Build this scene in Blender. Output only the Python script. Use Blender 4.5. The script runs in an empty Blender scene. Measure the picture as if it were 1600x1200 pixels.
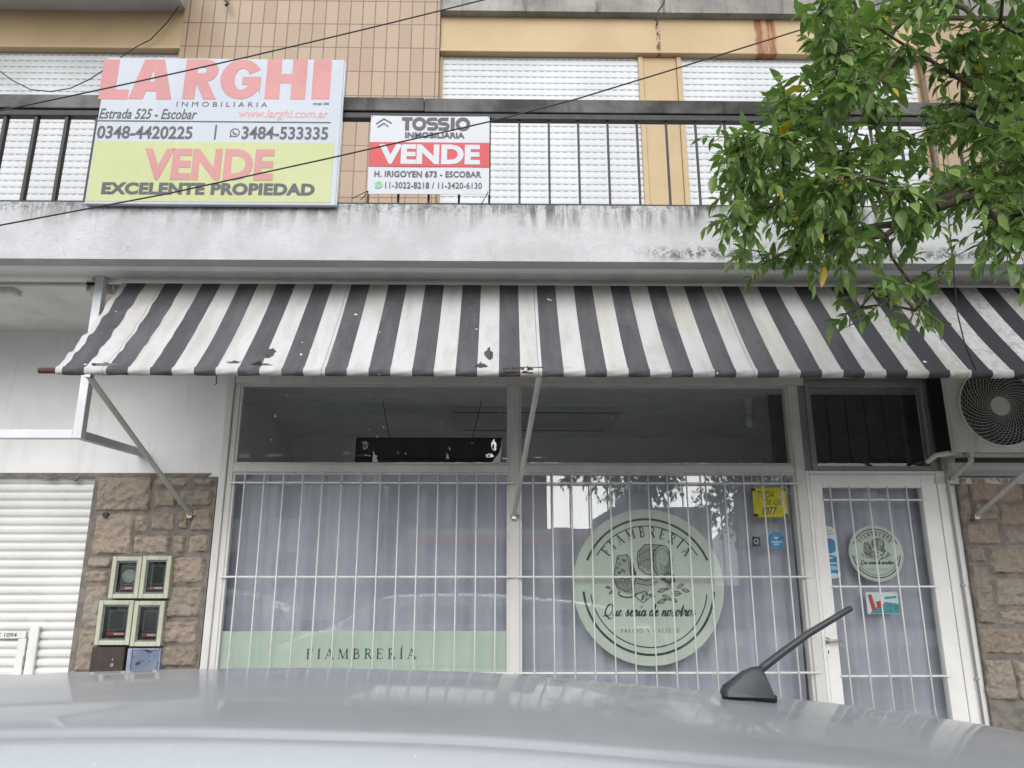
import bpy, bmesh, math, random
from mathutils import Vector, Matrix
R = math.radians
scene = bpy.context.scene
COL = scene.collection

# ------------------------------------------------------------------ camera, sky, sun, exposure
FPX, PITCH, YAW = 1165.0, R(14.5), R(0.8)
CAM = Vector((0.0, -6.2, 1.6))
cd = bpy.data.cameras.new('camera')
cd.sensor_width = 36.0
cd.lens = FPX / 1600 * 36
cd.clip_start = 0.02
cd.clip_end = 1000
cam = bpy.data.objects.new('camera', cd)
cam.location = CAM
cam.rotation_euler = (R(90) + PITCH, 0, -YAW)
COL.objects.link(cam)
scene.camera = cam

SUN_EL, SUN_AZ = R(22), R(188)          # azimuth clockwise from +Y (north)
w = bpy.data.worlds.new('World')
scene.world = w
w.use_nodes = True
wn = w.node_tree
bg = wn.nodes['Background']
sky = wn.nodes.new('ShaderNodeTexSky')
sky.sky_type = 'NISHITA'
sky.sun_disc = False
sky.sun_elevation = SUN_EL
sky.sun_rotation = SUN_AZ
sky.dust_density = 4.0
sky.air_density = 1.2
hs = wn.nodes.new('ShaderNodeHueSaturation')
hs.inputs['Saturation'].default_value = 0.22
wn.links.new(sky.outputs['Color'], hs.inputs['Color'])
cl = wn.nodes.new('ShaderNodeMix'); cl.data_type = 'RGBA'; cl.inputs[0].default_value = 0.94
cl.inputs[7].default_value = (6.3, 6.6, 7.1, 1)            # even cloud layer over the clear sky
wn.links.new(hs.outputs['Color'], cl.inputs[6])
wn.links.new(cl.outputs[2], bg.inputs['Color'])
bg.inputs['Strength'].default_value = 0.15
sd = bpy.data.lights.new('sun', 'SUN')
sd.energy = 2.9
sd.angle = R(60)
sd.color = (1.0, 0.975, 0.95)
so = bpy.data.objects.new('sun', sd)
sv = Vector((math.sin(SUN_AZ) * math.cos(SUN_EL), math.cos(SUN_AZ) * math.cos(SUN_EL), math.sin(SUN_EL)))
so.rotation_euler = (-sv).to_track_quat('-Z', 'Y').to_euler()
so.location = sv * 30
COL.objects.link(so)
scene.view_settings.view_transform = 'Standard'
scene.view_settings.look = 'None'
scene.view_settings.gamma = 1
scene.view_settings.exposure = 0.45
try:
    scene.cycles.max_bounces = 10
    scene.cycles.transparent_max_bounces = 16
    scene.cycles.use_denoising = True
except Exception:
    pass

# ------------------------------------------------------------------ measuring helpers (survey of the facade planes)
def ray(px, py):
    a = (px - 800) / FPX; b = (600 - py) / FPX
    c, s = math.cos(PITCH), math.sin(PITCH)
    fy = c - b * s; fz = s + b * c
    cy, sy = math.cos(YAW), math.sin(YAW)
    return Vector((a * cy + fy * sy, -a * sy + fy * cy, fz))

def P(px, py, Y):
    d = ray(px, py)
    return CAM + d * ((Y - CAM.y) / d.y)

def RECT(x0, y0, x1, y1, Y):
    ym = (y0 + y1) / 2; xm = (x0 + x1) / 2
    return P(x0, ym, Y).x, P(x1, ym, Y).x, P(xm, y1, Y).z, P(xm, y0, Y).z    # X0 X1 Z0 Z1

# ------------------------------------------------------------------ materials
class NT:
    def __init__(s, name, rough=0.6, spec=0.4, metallic=0.0):
        s.m = bpy.data.materials.new(name); s.m.use_nodes = True
        s.t = s.m.node_tree; s.b = s.t.nodes['Principled BSDF']
        s.b.inputs['Roughness'].default_value = rough
        s.b.inputs['Specular IOR Level'].default_value = spec
        s.b.inputs['Metallic'].default_value = metallic
        s._tc = None
    def n(s, typ, **kw):
        o = s.t.nodes.new(typ)
        for k, v in kw.items(): setattr(o, k, v)
        return o
    def put(s, sock, v):
        if hasattr(v, 'is_linked') or isinstance(v, bpy.types.NodeSocket): s.t.links.new(v, sock)
        elif isinstance(v, (tuple, list)) and len(v) == 3 and sock.type == 'RGBA': sock.default_value = (*v, 1)
        else: sock.default_value = v
    @property
    def co(s):
        if s._tc is None: s._tc = s.n('ShaderNodeTexCoord').outputs['Object']
        return s._tc
    def xyz(s, v=None):
        o = s.n('ShaderNodeSeparateXYZ'); s.put(o.inputs[0], v or s.co); return o.outputs
    def comb(s, x=0.0, y=0.0, z=0.0):
        o = s.n('ShaderNodeCombineXYZ')
        for i, v in enumerate((x, y, z)): s.put(o.inputs[i], v)
        return o.outputs[0]
    def scale(s, sc, v=None):
        o = s.n('ShaderNodeVectorMath', operation='MULTIPLY'); s.put(o.inputs[0], v or s.co); o.inputs[1].default_value = sc
        return o.outputs[0]
    def noise(s, scale=5, detail=4, rough=0.55, v=None, dist=0.0):
        o = s.n('ShaderNodeTexNoise'); s.put(o.inputs['Vector'], v or s.co)
        o.inputs['Scale'].default_value = scale; o.inputs['Detail'].default_value = detail
        o.inputs['Roughness'].default_value = rough; o.inputs['Distortion'].default_value = dist
        return o.outputs['Fac']
    def math(s, op, a, b=0.0, clamp=False):
        o = s.n('ShaderNodeMath', operation=op); o.use_clamp = clamp
        s.put(o.inputs[0], a); s.put(o.inputs[1], b); return o.outputs[0]
    def rng(s, v, a, b, c=0.0, d=1.0, smooth=True):
        o = s.n('ShaderNodeMapRange'); o.clamp = True
        if smooth: o.interpolation_type = 'SMOOTHSTEP'
        s.put(o.inputs['Value'], v)
        for k, x in (('From Min', a), ('From Max', b), ('To Min', c), ('To Max', d)): o.inputs[k].default_value = x
        return o.outputs['Result']
    def mix(s, f, a, b):
        o = s.n('ShaderNodeMix', data_type='RGBA')
        s.put(o.inputs[0], f); s.put(o.inputs[6], a); s.put(o.inputs[7], b); return o.outputs[2]
    def base(s, v): s.put(s.b.inputs['Base Color'], v); return s
    def rough(s, v): s.put(s.b.inputs['Roughness'], v); return s
    def bump(s, h, strength=0.3, dist=0.01):
        o = s.n('ShaderNodeBump'); o.inputs['Strength'].default_value = strength; o.inputs['Distance'].default_value = dist
        s.put(o.inputs['Height'], h); s.t.links.new(o.outputs[0], s.b.inputs['Normal']); return s

def plain(name, c, rough=0.6, var=0.12, scale=6.0, spec=0.4, metallic=0.0, bump=0.0, bscale=60):
    k = NT(name, rough, spec, metallic)
    f = k.rng(k.noise(scale, 5, 0.6), 0.3, 0.7)
    k.base(k.mix(f, tuple(x * (1 - var) for x in c), tuple(min(1, x * (1 + var * 0.6)) for x in c)))
    if bump: k.bump(k.noise(bscale, 4), bump, 0.01)
    return k.m

M = {}
# weathered white fascia: streaks of mould running from the top edge, mould band low on the right, cracks
k = NT('fascia_paint', 0.8, 0.2); X, Y_, Z = k.xyz()
blot = k.noise(3.0, 6, 0.65)
streak = k.noise(1.0, 6, 0.7, k.scale((14, 14, 1.3)))
topm = k.rng(Z, 3.80, 4.03); top2 = k.rng(Z, 3.93, 4.045)
sm = k.math('MULTIPLY', k.rng(streak, 0.41, 0.58), topm)
patch = k.rng(k.noise(1.9, 3), 0.36, 0.52)
rightm = k.rng(X, -1.4, 0.2, 0.5, 1.0)
sm = k.math('MULTIPLY', k.math('MULTIPLY', sm, patch), rightm)
fine = k.rng(k.noise(26, 6, 0.75), 0.44, 0.62)
edge = k.math('MULTIPLY', k.math('MULTIPLY', top2, fine), 0.9)
lowm = k.math('MULTIPLY', k.rng(k.math('ABSOLUTE', k.math('SUBTRACT', Z, k.math('ADD', k.math('MULTIPLY', blot, 0.20), 3.60))), 0.0, 0.06, 1, 0), k.rng(fine, 0.05, 0.5))
lowm = k.math('MULTIPLY', lowm, k.rng(X, 0.1, 0.5))
lowm = k.math('MULTIPLY', lowm, k.rng(k.noise(0.9, 2), 0.34, 0.5))
vor = k.n('ShaderNodeTexVoronoi', feature='DISTANCE_TO_EDGE'); k.put(vor.inputs['Vector'], k.scale((2.2, 2.2, 2.8)))
wob = k.noise(5, 4)
o_ = k.n('ShaderNodeVectorMath', operation='ADD'); k.put(o_.inputs[0], k.scale((2.2, 2.2, 2.8))); k.put(o_.inputs[1], k.comb(wob, wob, wob)); k.put(vor.inputs['Vector'], o_.outputs[0])
crack = k.math('MULTIPLY', k.rng(vor.outputs['Distance'], 0.0, 0.012, 1, 0), k.rng(k.noise(2.2, 3), 0.5, 0.62))
c = k.mix(k.rng(blot, 0.35, 0.7), (0.40, 0.405, 0.41), (0.50, 0.505, 0.515))
c = k.mix(k.math('MULTIPLY', k.rng(k.noise(7, 5), 0.45, 0.75), 0.25), c, (0.42, 0.41, 0.39))
c = k.mix(k.math('MULTIPLY', sm, 1.0, True), c, (0.065, 0.065, 0.06))
c = k.mix(k.math('MULTIPLY', edge, 0.85, True), c, (0.09, 0.085, 0.08))
c = k.mix(k.math('MULTIPLY', lowm, 0.85, True), c, (0.07, 0.07, 0.06))
c = k.mix(k.math('MULTIPLY', crack, 0.55), c, (0.25, 0.24, 0.23))
k.base(c).bump(k.math('ADD', k.noise(40, 5), k.math('MULTIPLY', crack, -1.5)), 0.35, 0.012); M['fascia'] = k.m

def paint(name, a, b, dirt=(0.3, 0.29, 0.27), amt=0.25, rough=0.75, streaky=True):
    k = NT(name, rough, 0.25)
    f = k.rng(k.noise(1.7, 5, 0.6), 0.35, 0.7)
    s1 = k.rng(k.noise(1.0, 6, 0.7, k.scale((9, 9, 0.9)) if streaky else None), 0.52, 0.75)
    f2 = k.rng(k.noise(35, 5, 0.7), 0.55, 0.8)
    c = k.mix(f, a, b)
    c = k.mix(k.math('MULTIPLY', s1, amt), c, dirt)
    c = k.mix(k.math('MULTIPLY', f2, amt * 0.7), c, dirt)
    k.base(c).bump(k.noise(55, 4), 0.18, 0.008)
    return k.m
M['soffit'] = paint('soffit_paint', (0.72, 0.71, 0.69), (0.80, 0.79, 0.77), (0.25, 0.24, 0.22), 0.3, streaky=False)
M['wall_white'] = paint('white_wall_paint', (0.74, 0.74, 0.735), (0.81, 0.81, 0.805), (0.45, 0.44, 0.41), 0.32)
M['concrete'] = paint('weathered_concrete', (0.15, 0.145, 0.135), (0.30, 0.285, 0.26), (0.035, 0.035, 0.033), 0.85)
M['concrete_pale'] = paint('pale_concrete', (0.36, 0.35, 0.34), (0.45, 0.44, 0.42), (0.2, 0.19, 0.18), 0.35, streaky=False)
M['frame'] = paint('old_white_enamel', (0.58, 0.57, 0.54), (0.68, 0.67, 0.64), (0.28, 0.26, 0.23), 0.3, 0.45)
M['door_white'] = paint('door_white_enamel', (0.72, 0.71, 0.68), (0.80, 0.79, 0.76), (0.33, 0.31, 0.27), 0.3, 0.45)
M['frame_dark'] = paint('grey_frame_paint', (0.24, 0.24, 0.235), (0.31, 0.31, 0.30), (0.12, 0.12, 0.11), 0.3, 0.45)
M['bars'] = paint('white_bar_paint', (0.66, 0.65, 0.62), (0.74, 0.73, 0.70), (0.38, 0.34, 0.28), 0.3, 0.4)
M['arm'] = paint('arm_paint', (0.48, 0.47, 0.44), (0.58, 0.57, 0.54), (0.22, 0.19, 0.16), 0.35, 0.5)

# cream sheet lintel with rust runs
k = NT('cream_paint', 0.55, 0.3); X, Y_, Z = k.xyz()
nz = k.noise(9, 5, 0.65)
c = k.mix(k.rng(k.noise(1.2, 4), 0.35, 0.7), (0.36, 0.265, 0.15), (0.42, 0.315, 0.185))
c = k.mix(k.math('MULTIPLY', k.rng(k.noise(1.0, 6, 0.7, k.scale((11, 11, 0.8))), 0.55, 0.75), 0.35), c, (0.40, 0.27, 0.15))
nz2 = k.noise(1.0, 6, 0.75, k.scale((26, 26, 2.2)))
onbox = k.math('GREATER_THAN', Z, 6.46)
def band(x, hw, wob):
    d = k.math('ABSOLUTE', k.math('SUBTRACT', X, k.math('ADD', k.math('MULTIPLY', k.math('SUBTRACT', nz, 0.5), wob), x)))
    return k.math('MULTIPLY', k.rng(d, hw * 0.35, hw, 1, 0), onbox)
XB = 0.7          # object coordinates start at the building's base point
r1 = k.math('MAXIMUM', k.math('MULTIPLY', band(2.485 - XB, 0.055, 0.06), k.rng(nz2, 0.26, 0.48)), k.math('MULTIPLY', band(2.60 - XB, 0.06, 0.07), k.rng(nz2, 0.28, 0.5)))
r1 = k.math('MAXIMUM', r1, k.math('MULTIPLY', band(2.55 - XB, 0.12, 0.05), k.math('MULTIPLY', k.rng(nz2, 0.30, 0.55), k.rng(Z, 6.85, 6.52, 0.25, 0.85))))
r2 = k.math('MULTIPLY', band(1.50 - XB, 0.028, 0.05), k.rng(k.noise(22, 5, 0.7), 0.44, 0.56))
sp = k.rng(k.noise(15, 6, 0.7), 0.66, 0.74)
sp = k.math('MULTIPLY', sp, k.rng(Z, 6.75, 6.46, 0.12, 1.0))
c = k.mix(k.math('MULTIPLY', r1, 0.97), c, (0.19, 0.066, 0.026))
c = k.mix(k.math('MULTIPLY', r2, 0.95), c, (0.07, 0.035, 0.02))
c = k.mix(k.math('MULTIPLY', sp, 0.85), c, (0.19, 0.065, 0.022))
k.base(c); M['cream'] = k.m

# tall clay tiles
k = NT('clay_tile', 0.4, 0.35); X, Y_, Z = k.xyz()
br = k.n('ShaderNodeTexBrick'); br.offset = 0.0; br.squash = 1.0
k.put(br.inputs['Vector'], k.comb(k.math('ADD', k.math('ADD', X, Y_), 3.0), k.math('ADD', Z, 0.08), 0.0))
for nme, v in (('Scale', 1.0), ('Mortar Size', 0.0055), ('Mortar Smooth', 0.1), ('Bias', -0.2), ('Brick Width', 0.1185), ('Row Height', 0.262)): br.inputs[nme].default_value = v
br.inputs['Color1'].default_value = (0.29, 0.213, 0.143, 1); br.inputs['Color2'].default_value = (0.235, 0.17, 0.113, 1); br.inputs['Mortar'].default_value = (0.095, 0.055, 0.035, 1)
c = k.mix(k.math('MULTIPLY', k.rng(k.noise(45, 6, 0.7), 0.45, 0.75), 0.35), br.outputs['Color'], (0.33, 0.2, 0.125))
c = k.mix(k.math('MULTIPLY', k.rng(k.noise(2, 4), 0.45, 0.7), 0.2), c, (0.30, 0.19, 0.12))
k.base(c).bump(br.outputs['Fac'], -0.5, 0.006); M['tile'] = k.m

# pvc blind: slats with a row of vent slots in each groove
k = NT('blind_pvc', 0.4, 0.4); X, Y_, Z = k.xyz()
zz = k.math('FRACT', k.math('DIVIDE', Z, 0.067)); xx = k.math('FRACT', k.math('DIVIDE', X, 0.07))
slot = k.math('MULTIPLY', k.math('LESS_THAN', k.math('ABSOLUTE', k.math('SUBTRACT', zz, 0.08)), 0.045), k.math('LESS_THAN', xx, 0.58))
c = k.mix(k.rng(k.noise(1.3, 4), 0.35, 0.7), (0.42, 0.43, 0.44), (0.49, 0.505, 0.515))
c = k.mix(k.math('MULTIPLY', k.rng(k.noise(1.0, 5, 0.7, k.scale((7, 7, 0.7))), 0.5, 0.75), 0.18), c, (0.42, 0.41, 0.39))
c = k.mix(k.math('MULTIPLY', slot, 0.85), c, (0.06, 0.06, 0.06))
k.base(c); M['blind'] = k.m
M['roller'] = paint('roller_shutter_enamel', (0.68, 0.68, 0.66), (0.76, 0.76, 0.74), (0.40, 0.38, 0.35), 0.3, 0.4)

# stone
k = NT('rough_stone', 0.9, 0.2)
gi = k.n('ShaderNodeNewGeometry').outputs['Random Per Island']
c = k.mix(gi, (0.27, 0.225, 0.178), (0.44, 0.365, 0.29))
gi2 = k.math('FRACT', k.math('MULTIPLY', gi, 7.31))
c = k.mix(k.rng(gi2, 0.55, 0.9, 0, 0.55), c, (0.42, 0.315, 0.26))
c = k.mix(k.rng(gi2, 0.35, 0.1, 0, 0.5), c, (0.315, 0.295, 0.265))
c = k.mix(k.math('MULTIPLY', k.rng(k.noise(9, 6, 0.7), 0.4, 0.7), 0.6), c, (0.41, 0.34, 0.265))
c = k.mix(k.math('MULTIPLY', k.rng(k.noise(28, 6, 0.75), 0.5, 0.72), 0.5), c, (0.135, 0.108, 0.085))
c = k.mix(k.math('MULTIPLY', k.rng(k.noise(3, 5, 0.7), 0.56, 0.72), 0.4), c, (0.13, 0.115, 0.10))
h = k.math('ADD', k.noise(22, 8, 0.7, dist=0.6), k.math('MULTIPLY', k.noise(7, 5, 0.6), 1.3))
vo = k.n('ShaderNodeTexVoronoi', feature='F1'); k.put(vo.inputs['Vector'], k.co); vo.inputs['Scale'].default_value = 17
h = k.math('ADD', h, k.math('MULTIPLY', vo.outputs['Distance'], 0.7))
k.base(c).bump(h, 1.0, 0.03); M['stone'] = k.m
M['mortar'] = plain('mortar', (0.19, 0.172, 0.152), 0.95, 0.3, 14, bump=0.6, bscale=70)

# glass: clear pane with a mirror-like skin
def glass(name, f0=0.04, tint=(0.96, 0.98, 0.97)):
    m = bpy.data.materials.new(name); m.use_nodes = True; t = m.node_tree
    for n in list(t.nodes):
        if n.type != 'OUTPUT_MATERIAL': t.nodes.remove(n)
    out = [n for n in t.nodes if n.type == 'OUTPUT_MATERIAL'][0]
    lw = t.nodes.new('ShaderNodeLayerWeight'); lw.inputs['Blend'].default_value = 0.5
    pw = t.nodes.new('ShaderNodeMath'); pw.operation = 'POWER'; pw.inputs[1].default_value = 5
    t.links.new(lw.outputs['Facing'], pw.inputs[0])
    ma = t.nodes.new('ShaderNodeMath'); ma.operation = 'MULTIPLY_ADD'; ma.inputs[1].default_value = 1 - f0; ma.inputs[2].default_value = f0
    t.links.new(pw.outputs[0], ma.inputs[0])
    tr = t.nodes.new('ShaderNodeBsdfTransparent'); tr.inputs[0].default_value = (*tint, 1)
    gl = t.nodes.new('ShaderNodeBsdfGlossy'); gl.inputs['Roughness'].default_value = 0.0; gl.inputs[0].default_value = (1, 1, 1, 1)
    mx = t.nodes.new('ShaderNodeMixShader')
    t.links.new(ma.outputs[0], mx.inputs[0]); t.links.new(tr.outputs[0], mx.inputs[1]); t.links.new(gl.outputs[0], mx.inputs[2])
    t.links.new(mx.outputs[0], out.inputs[0])
    return m
M['glass'] = glass('window_glass', 0.055)
M['meter_glass'] = glass('meter_glass', 0.05, (0.8, 0.84, 0.82))

def cloth(name, c, trans=0.25, rough=0.9, var=0.1):
    k = NT(name, rough, 0.1)
    f = k.rng(k.noise(4, 5), 0.35, 0.7)
    c_ = k.mix(f, tuple(x * (1 - var) for x in c), c)
    k.base(c_)
    tl = k.n('ShaderNodeBsdfTranslucent'); k.put(tl.inputs[0], c_)
    mx = k.n('ShaderNodeMixShader'); mx.inputs[0].default_value = trans
    out = [n for n in k.t.nodes if n.type == 'OUTPUT_MATERIAL'][0]
    k.t.links.new(k.b.outputs[0], mx.inputs[1]); k.t.links.new(tl.outputs[0], mx.inputs[2]); k.t.links.new(mx.outputs[0], out.inputs[0])
    return k, c_, tl
M['curtain'] = cloth('lavender_curtain', (0.80, 0.79, 0.92), 0.46)[0].m

# striped awning canvas
k, c_, tl = cloth('striped_canvas', (1, 1, 1), 0.06, 0.75)
X, Y_, Z = k.xyz()
PER, PH = 0.266, -0.1205
fr = k.math('FRACT', k.math('ADD', k.math('DIVIDE', k.math('SUBTRACT', X, PH), PER), 100.25))
dark = k.math('LESS_THAN', fr, 0.5)
vs = k.scale((7, 2.0, 1.4))
wh = k.mix(k.rng(k.noise(1.0, 6, 0.65, vs), 0.4, 0.7), (0.50, 0.50, 0.50), (0.40, 0.395, 0.36))
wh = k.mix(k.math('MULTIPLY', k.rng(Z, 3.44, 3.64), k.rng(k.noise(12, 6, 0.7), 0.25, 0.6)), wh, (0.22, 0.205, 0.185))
wh = k.mix(k.math('MULTIPLY', k.rng(X, 1.0, 2.6), k.rng(k.noise(22, 6, 0.75), 0.42, 0.65, 0, 0.7)), wh, (0.26, 0.25, 0.23))  # tree shade painted into the white stripes, blotchy towards the right
wh = k.mix(k.math('MULTIPLY', k.rng(k.noise(1.0, 4, 0.6, k.scale((3, 1, 0.4))), 0.52, 0.66), 0.3), wh, (0.44, 0.39, 0.28))
dk = k.mix(k.rng(k.noise(1.0, 6, 0.65, vs), 0.35, 0.7), (0.08, 0.077, 0.084), (0.118, 0.114, 0.12))
dk = k.mix(k.rng(X, 0.6, 2.6), dk, (0.045, 0.042, 0.05))  # the same tree shade painted into the dark stripes
dk = k.mix(k.math('MULTIPLY', k.rng(k.noise(1.0, 4, 0.6, k.scale((30, 30, 1))), 0.6, 0.72), 0.5), dk, (0.055, 0.045, 0.05))
dk = k.mix(k.rng(k.noise(60, 3, 0.6), 0.70, 0.76), dk, (0.2, 0.19, 0.19))
c_ = k.mix(dark, wh, dk)
c_ = k.mix(k.math('MULTIPLY', k.rng(k.noise(21, 2, 0.4), 0.765, 0.775), k.rng(k.noise(1.3, 2), 0.42, 0.5)), c_, (0.62, 0.62, 0.6))
seam = k.math('LESS_THAN', k.math('ABSOLUTE', k.math('SUBTRACT', k.math('FRACT', k.math('ADD', k.math('DIVIDE', k.math('SUBTRACT', X, 0.19), 1.33), 20.0)), 0.5)), 0.0022)
c_ = k.mix(k.math('MULTIPLY', seam, 0.55), c_, (0.12, 0.115, 0.11))
bf = k.n('ShaderNodeNewGeometry').outputs['Backfacing']
c_ = k.mix(bf, k.mix(dark, (0.11, 0.108, 0.10), (0.075, 0.072, 0.075)), c_)  # shaded underside put into the colour, so its reflection in the glass stays dark
k.base(c_); k.put(tl.inputs[0], c_)
k.bump(k.noise(1.0, 4, 0.55, k.scale((5, 3, 9))), 0.25, 0.02)
M['canvas'] = k.m

M['iron'] = plain('black_iron', (0.028, 0.027, 0.027), 0.55, 0.35, 20)
M['rail_beam'] = paint('weathered_rail', (0.035, 0.034, 0.033), (0.15, 0.145, 0.14), (0.012, 0.012, 0.012), 0.9)
M['rusty'] = plain('rusty_bar', (0.07, 0.03, 0.022), 0.7, 0.4, 18)
M['alu'] = plain('white_aluminium', (0.60, 0.61, 0.63), 0.4, 0.08, 5, metallic=0.15)
M['grey_alu'] = plain('grey_aluminium', (0.42, 0.42, 0.42), 0.45, 0.1, 5, metallic=0.2)
M['steel'] = plain('worn_steel', (0.45, 0.43, 0.40), 0.35, 0.2, 20, metallic=0.8)
M['cable'] = plain('black_cable', (0.016, 0.016, 0.017), 0.5, 0.2)
M['pipe'] = plain('grey_conduit', (0.33, 0.33, 0.33), 0.5, 0.15)
M['sign_white'] = paint('sign_vinyl', (0.385, 0.415, 0.46), (0.42, 0.45, 0.495), (0.27, 0.27, 0.26), 0.22, 0.4)
M['sign_edge'] = plain('sign_edge', (0.62, 0.72, 0.80), 0.4, 0.08)
M['sign_yellow'] = paint('faded_yellow_vinyl', (0.39, 0.42, 0.20), (0.43, 0.45, 0.255), (0.30, 0.31, 0.2), 0.25, 0.4)
M['faded_red'] = plain('faded_red_vinyl', (0.40, 0.155, 0.15), 0.35, 0.1, 3)
M['pink'] = plain('pink_vinyl', (0.50, 0.24, 0.24), 0.35, 0.06)
M['ink'] = plain('dark_ink', (0.03, 0.035, 0.045), 0.4, 0.1)
M['banner_white'] = plain('banner_white', (0.46, 0.475, 0.505), 0.5, 0.05, 2)
M['banner_red'] = plain('banner_red', (0.45, 0.045, 0.05), 0.5, 0.06, 3)
M['ink_grey'] = plain('grey_ink', (0.06, 0.06, 0.065), 0.5, 0.1)
M['green_icon'] = plain('green_icon', (0.06, 0.42, 0.13), 0.5, 0.05)
M['logo_green'] = plain('pale_green_vinyl', (0.54, 0.575, 0.51), 0.6, 0.05, 3)
M['band_green'] = plain('green_vinyl', (0.46, 0.52, 0.455), 0.6, 0.05, 2)
M['grey_tone'] = plain('engraving_grey', (0.36, 0.40, 0.34), 0.6, 0.15, 60)
M['mid_tone'] = plain('engraving_dark', (0.09, 0.10, 0.09), 0.6, 0.25, 60)
M['yellow_card'] = plain('yellow_card', (0.72, 0.56, 0.02), 0.6, 0.05)
M['blue_sticker'] = plain('blue_sticker', (0.012, 0.24, 0.52), 0.45, 0.06)
M['white_sticker'] = plain('white_sticker', (0.72, 0.73, 0.75), 0.5, 0.05)
M['teal'] = plain('teal_print', (0.07, 0.30, 0.36), 0.5, 0.3, 40)
M['red_print'] = plain('red_print', (0.50, 0.05, 0.05), 0.5, 0.15, 40)
M['meter_frame'] = paint('green_cream_enamel', (0.42, 0.435, 0.33), (0.50, 0.515, 0.40), (0.17, 0.165, 0.12), 0.6, 0.5)
M['meter_dark'] = plain('meter_case', (0.045, 0.045, 0.045), 0.5, 0.3, 20)
M['meter_grey'] = plain('meter_grey', (0.16, 0.165, 0.16), 0.5, 0.3, 30)
M['brown_metal'] = plain('brown_metal_door', (0.05, 0.037, 0.032), 0.6, 0.3, 12)
k = NT('peeling_blue', 0.6, 0.3)
c = k.mix(k.rng(k.noise(8, 5), 0.35, 0.7), (0.13, 0.165, 0.235), (0.22, 0.26, 0.33))
c = k.mix(k.rng(k.noise(16, 6, 0.7), 0.53, 0.60), c, (0.04, 0.032, 0.03)); k.base(c); M['peel_blue'] = k.m
M['ac_white'] = paint('ac_enamel', (0.60, 0.59, 0.55), (0.68, 0.67, 0.63), (0.22, 0.2, 0.17), 0.35, 0.5)
M['black'] = plain('black_plastic', (0.012, 0.012, 0.013), 0.6, 0.2)
M['antenna'] = plain('antenna_plastic', (0.022, 0.026, 0.031), 0.42, 0.2, 30, spec=0.45)
M['room_wall'] = plain('room_wall', (0.82, 0.82, 0.78), 0.8, 0.08, 2)
M['room_ceil'] = plain('room_ceiling', (0.80, 0.80, 0.78), 0.6, 0.1, 3)
M['wood_dark'] = plain('dark_panelling', (0.16, 0.152, 0.14), 0.6, 0.25, 5)
M['floor_in'] = plain('shop_floor', (0.55, 0.53, 0.5), 0.4, 0.1)
k = NT('perforated_black', 0.7); X, Y_, Z = k.xyz()
g = k.math('MULTIPLY', k.math('LESS_THAN', k.math('FRACT', k.math('DIVIDE', X, 0.02)), 0.6), k.math('LESS_THAN', k.math('FRACT', k.math('DIVIDE', Z, 0.02)), 0.6))
k.base(k.mix(g, (0.05, 0.05, 0.052), (0.004, 0.004, 0.004))); M['perforated'] = k.m
# car paint under road dust
k = NT('silver_paint', 0.3, 0.5, 0.4)
dn = k.noise(1.6, 5, 0.6); dn2 = k.noise(160, 4, 0.7)
dust = k.math('MULTIPLY', k.rng(dn, 0.25, 0.8, 0.35, 0.8), k.rng(dn2, 0.2, 0.8, 0.75, 1.0))
speck = k.rng(k.noise(95, 2, 0.5), 0.74, 0.78)
vd = k.n('ShaderNodeTexVoronoi', feature='F1'); k.put(vd.inputs['Vector'], k.co); vd.inputs['Scale'].default_value = 34; vd.inputs['Randomness'].default_value = 1
rg = k.rng(k.math('ABSOLUTE', k.math('SUBTRACT', vd.outputs['Distance'], k.math('MULTIPLY', vd.outputs['Color'], 0.22))), 0.0, 0.05, 1, 0)
c = k.mix(k.math('MULTIPLY', dust, 0.55), (0.375, 0.395, 0.425), (0.335, 0.327, 0.31))
c = k.mix(k.math('MULTIPLY', rg, 0.22), c, (0.56, 0.55, 0.53))
c = k.mix(k.math('MULTIPLY', k.rng(k.noise(1.0, 5, 0.65, k.scale((2.2, 9, 2))), 0.5, 0.72), 0.3), c, (0.285, 0.28, 0.268))
k.base(k.mix(k.math('MULTIPLY', speck, 0.65), c, (0.68, 0.66, 0.62)))
k.rough(k.rng(dust, 0.1, 0.9, 0.36, 0.55))
k.put(k.b.inputs['Coat Weight'], k.rng(dust, 0.1, 0.9, 0.7, 0.4)); k.b.inputs['Coat Roughness'].default_value = 0.06
M['car'] = k.m
M['car_glass'] = plain('tinted_glass', (0.012, 0.014, 0.016), 0.06, 0.05, spec=0.6)
M['rubber'] = plain('tyre_rubber', (0.02, 0.02, 0.02), 0.8, 0.2)
M['rim'] = plain('alloy_rim', (0.42, 0.43, 0.45), 0.3, 0.1, metallic=0.7)
M['lamp_red'] = plain('tail_lamp', (0.35, 0.015, 0.012), 0.15, 0.1)
M['lamp_clear'] = plain('head_lamp', (0.62, 0.64, 0.66), 0.1, 0.1)
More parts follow.
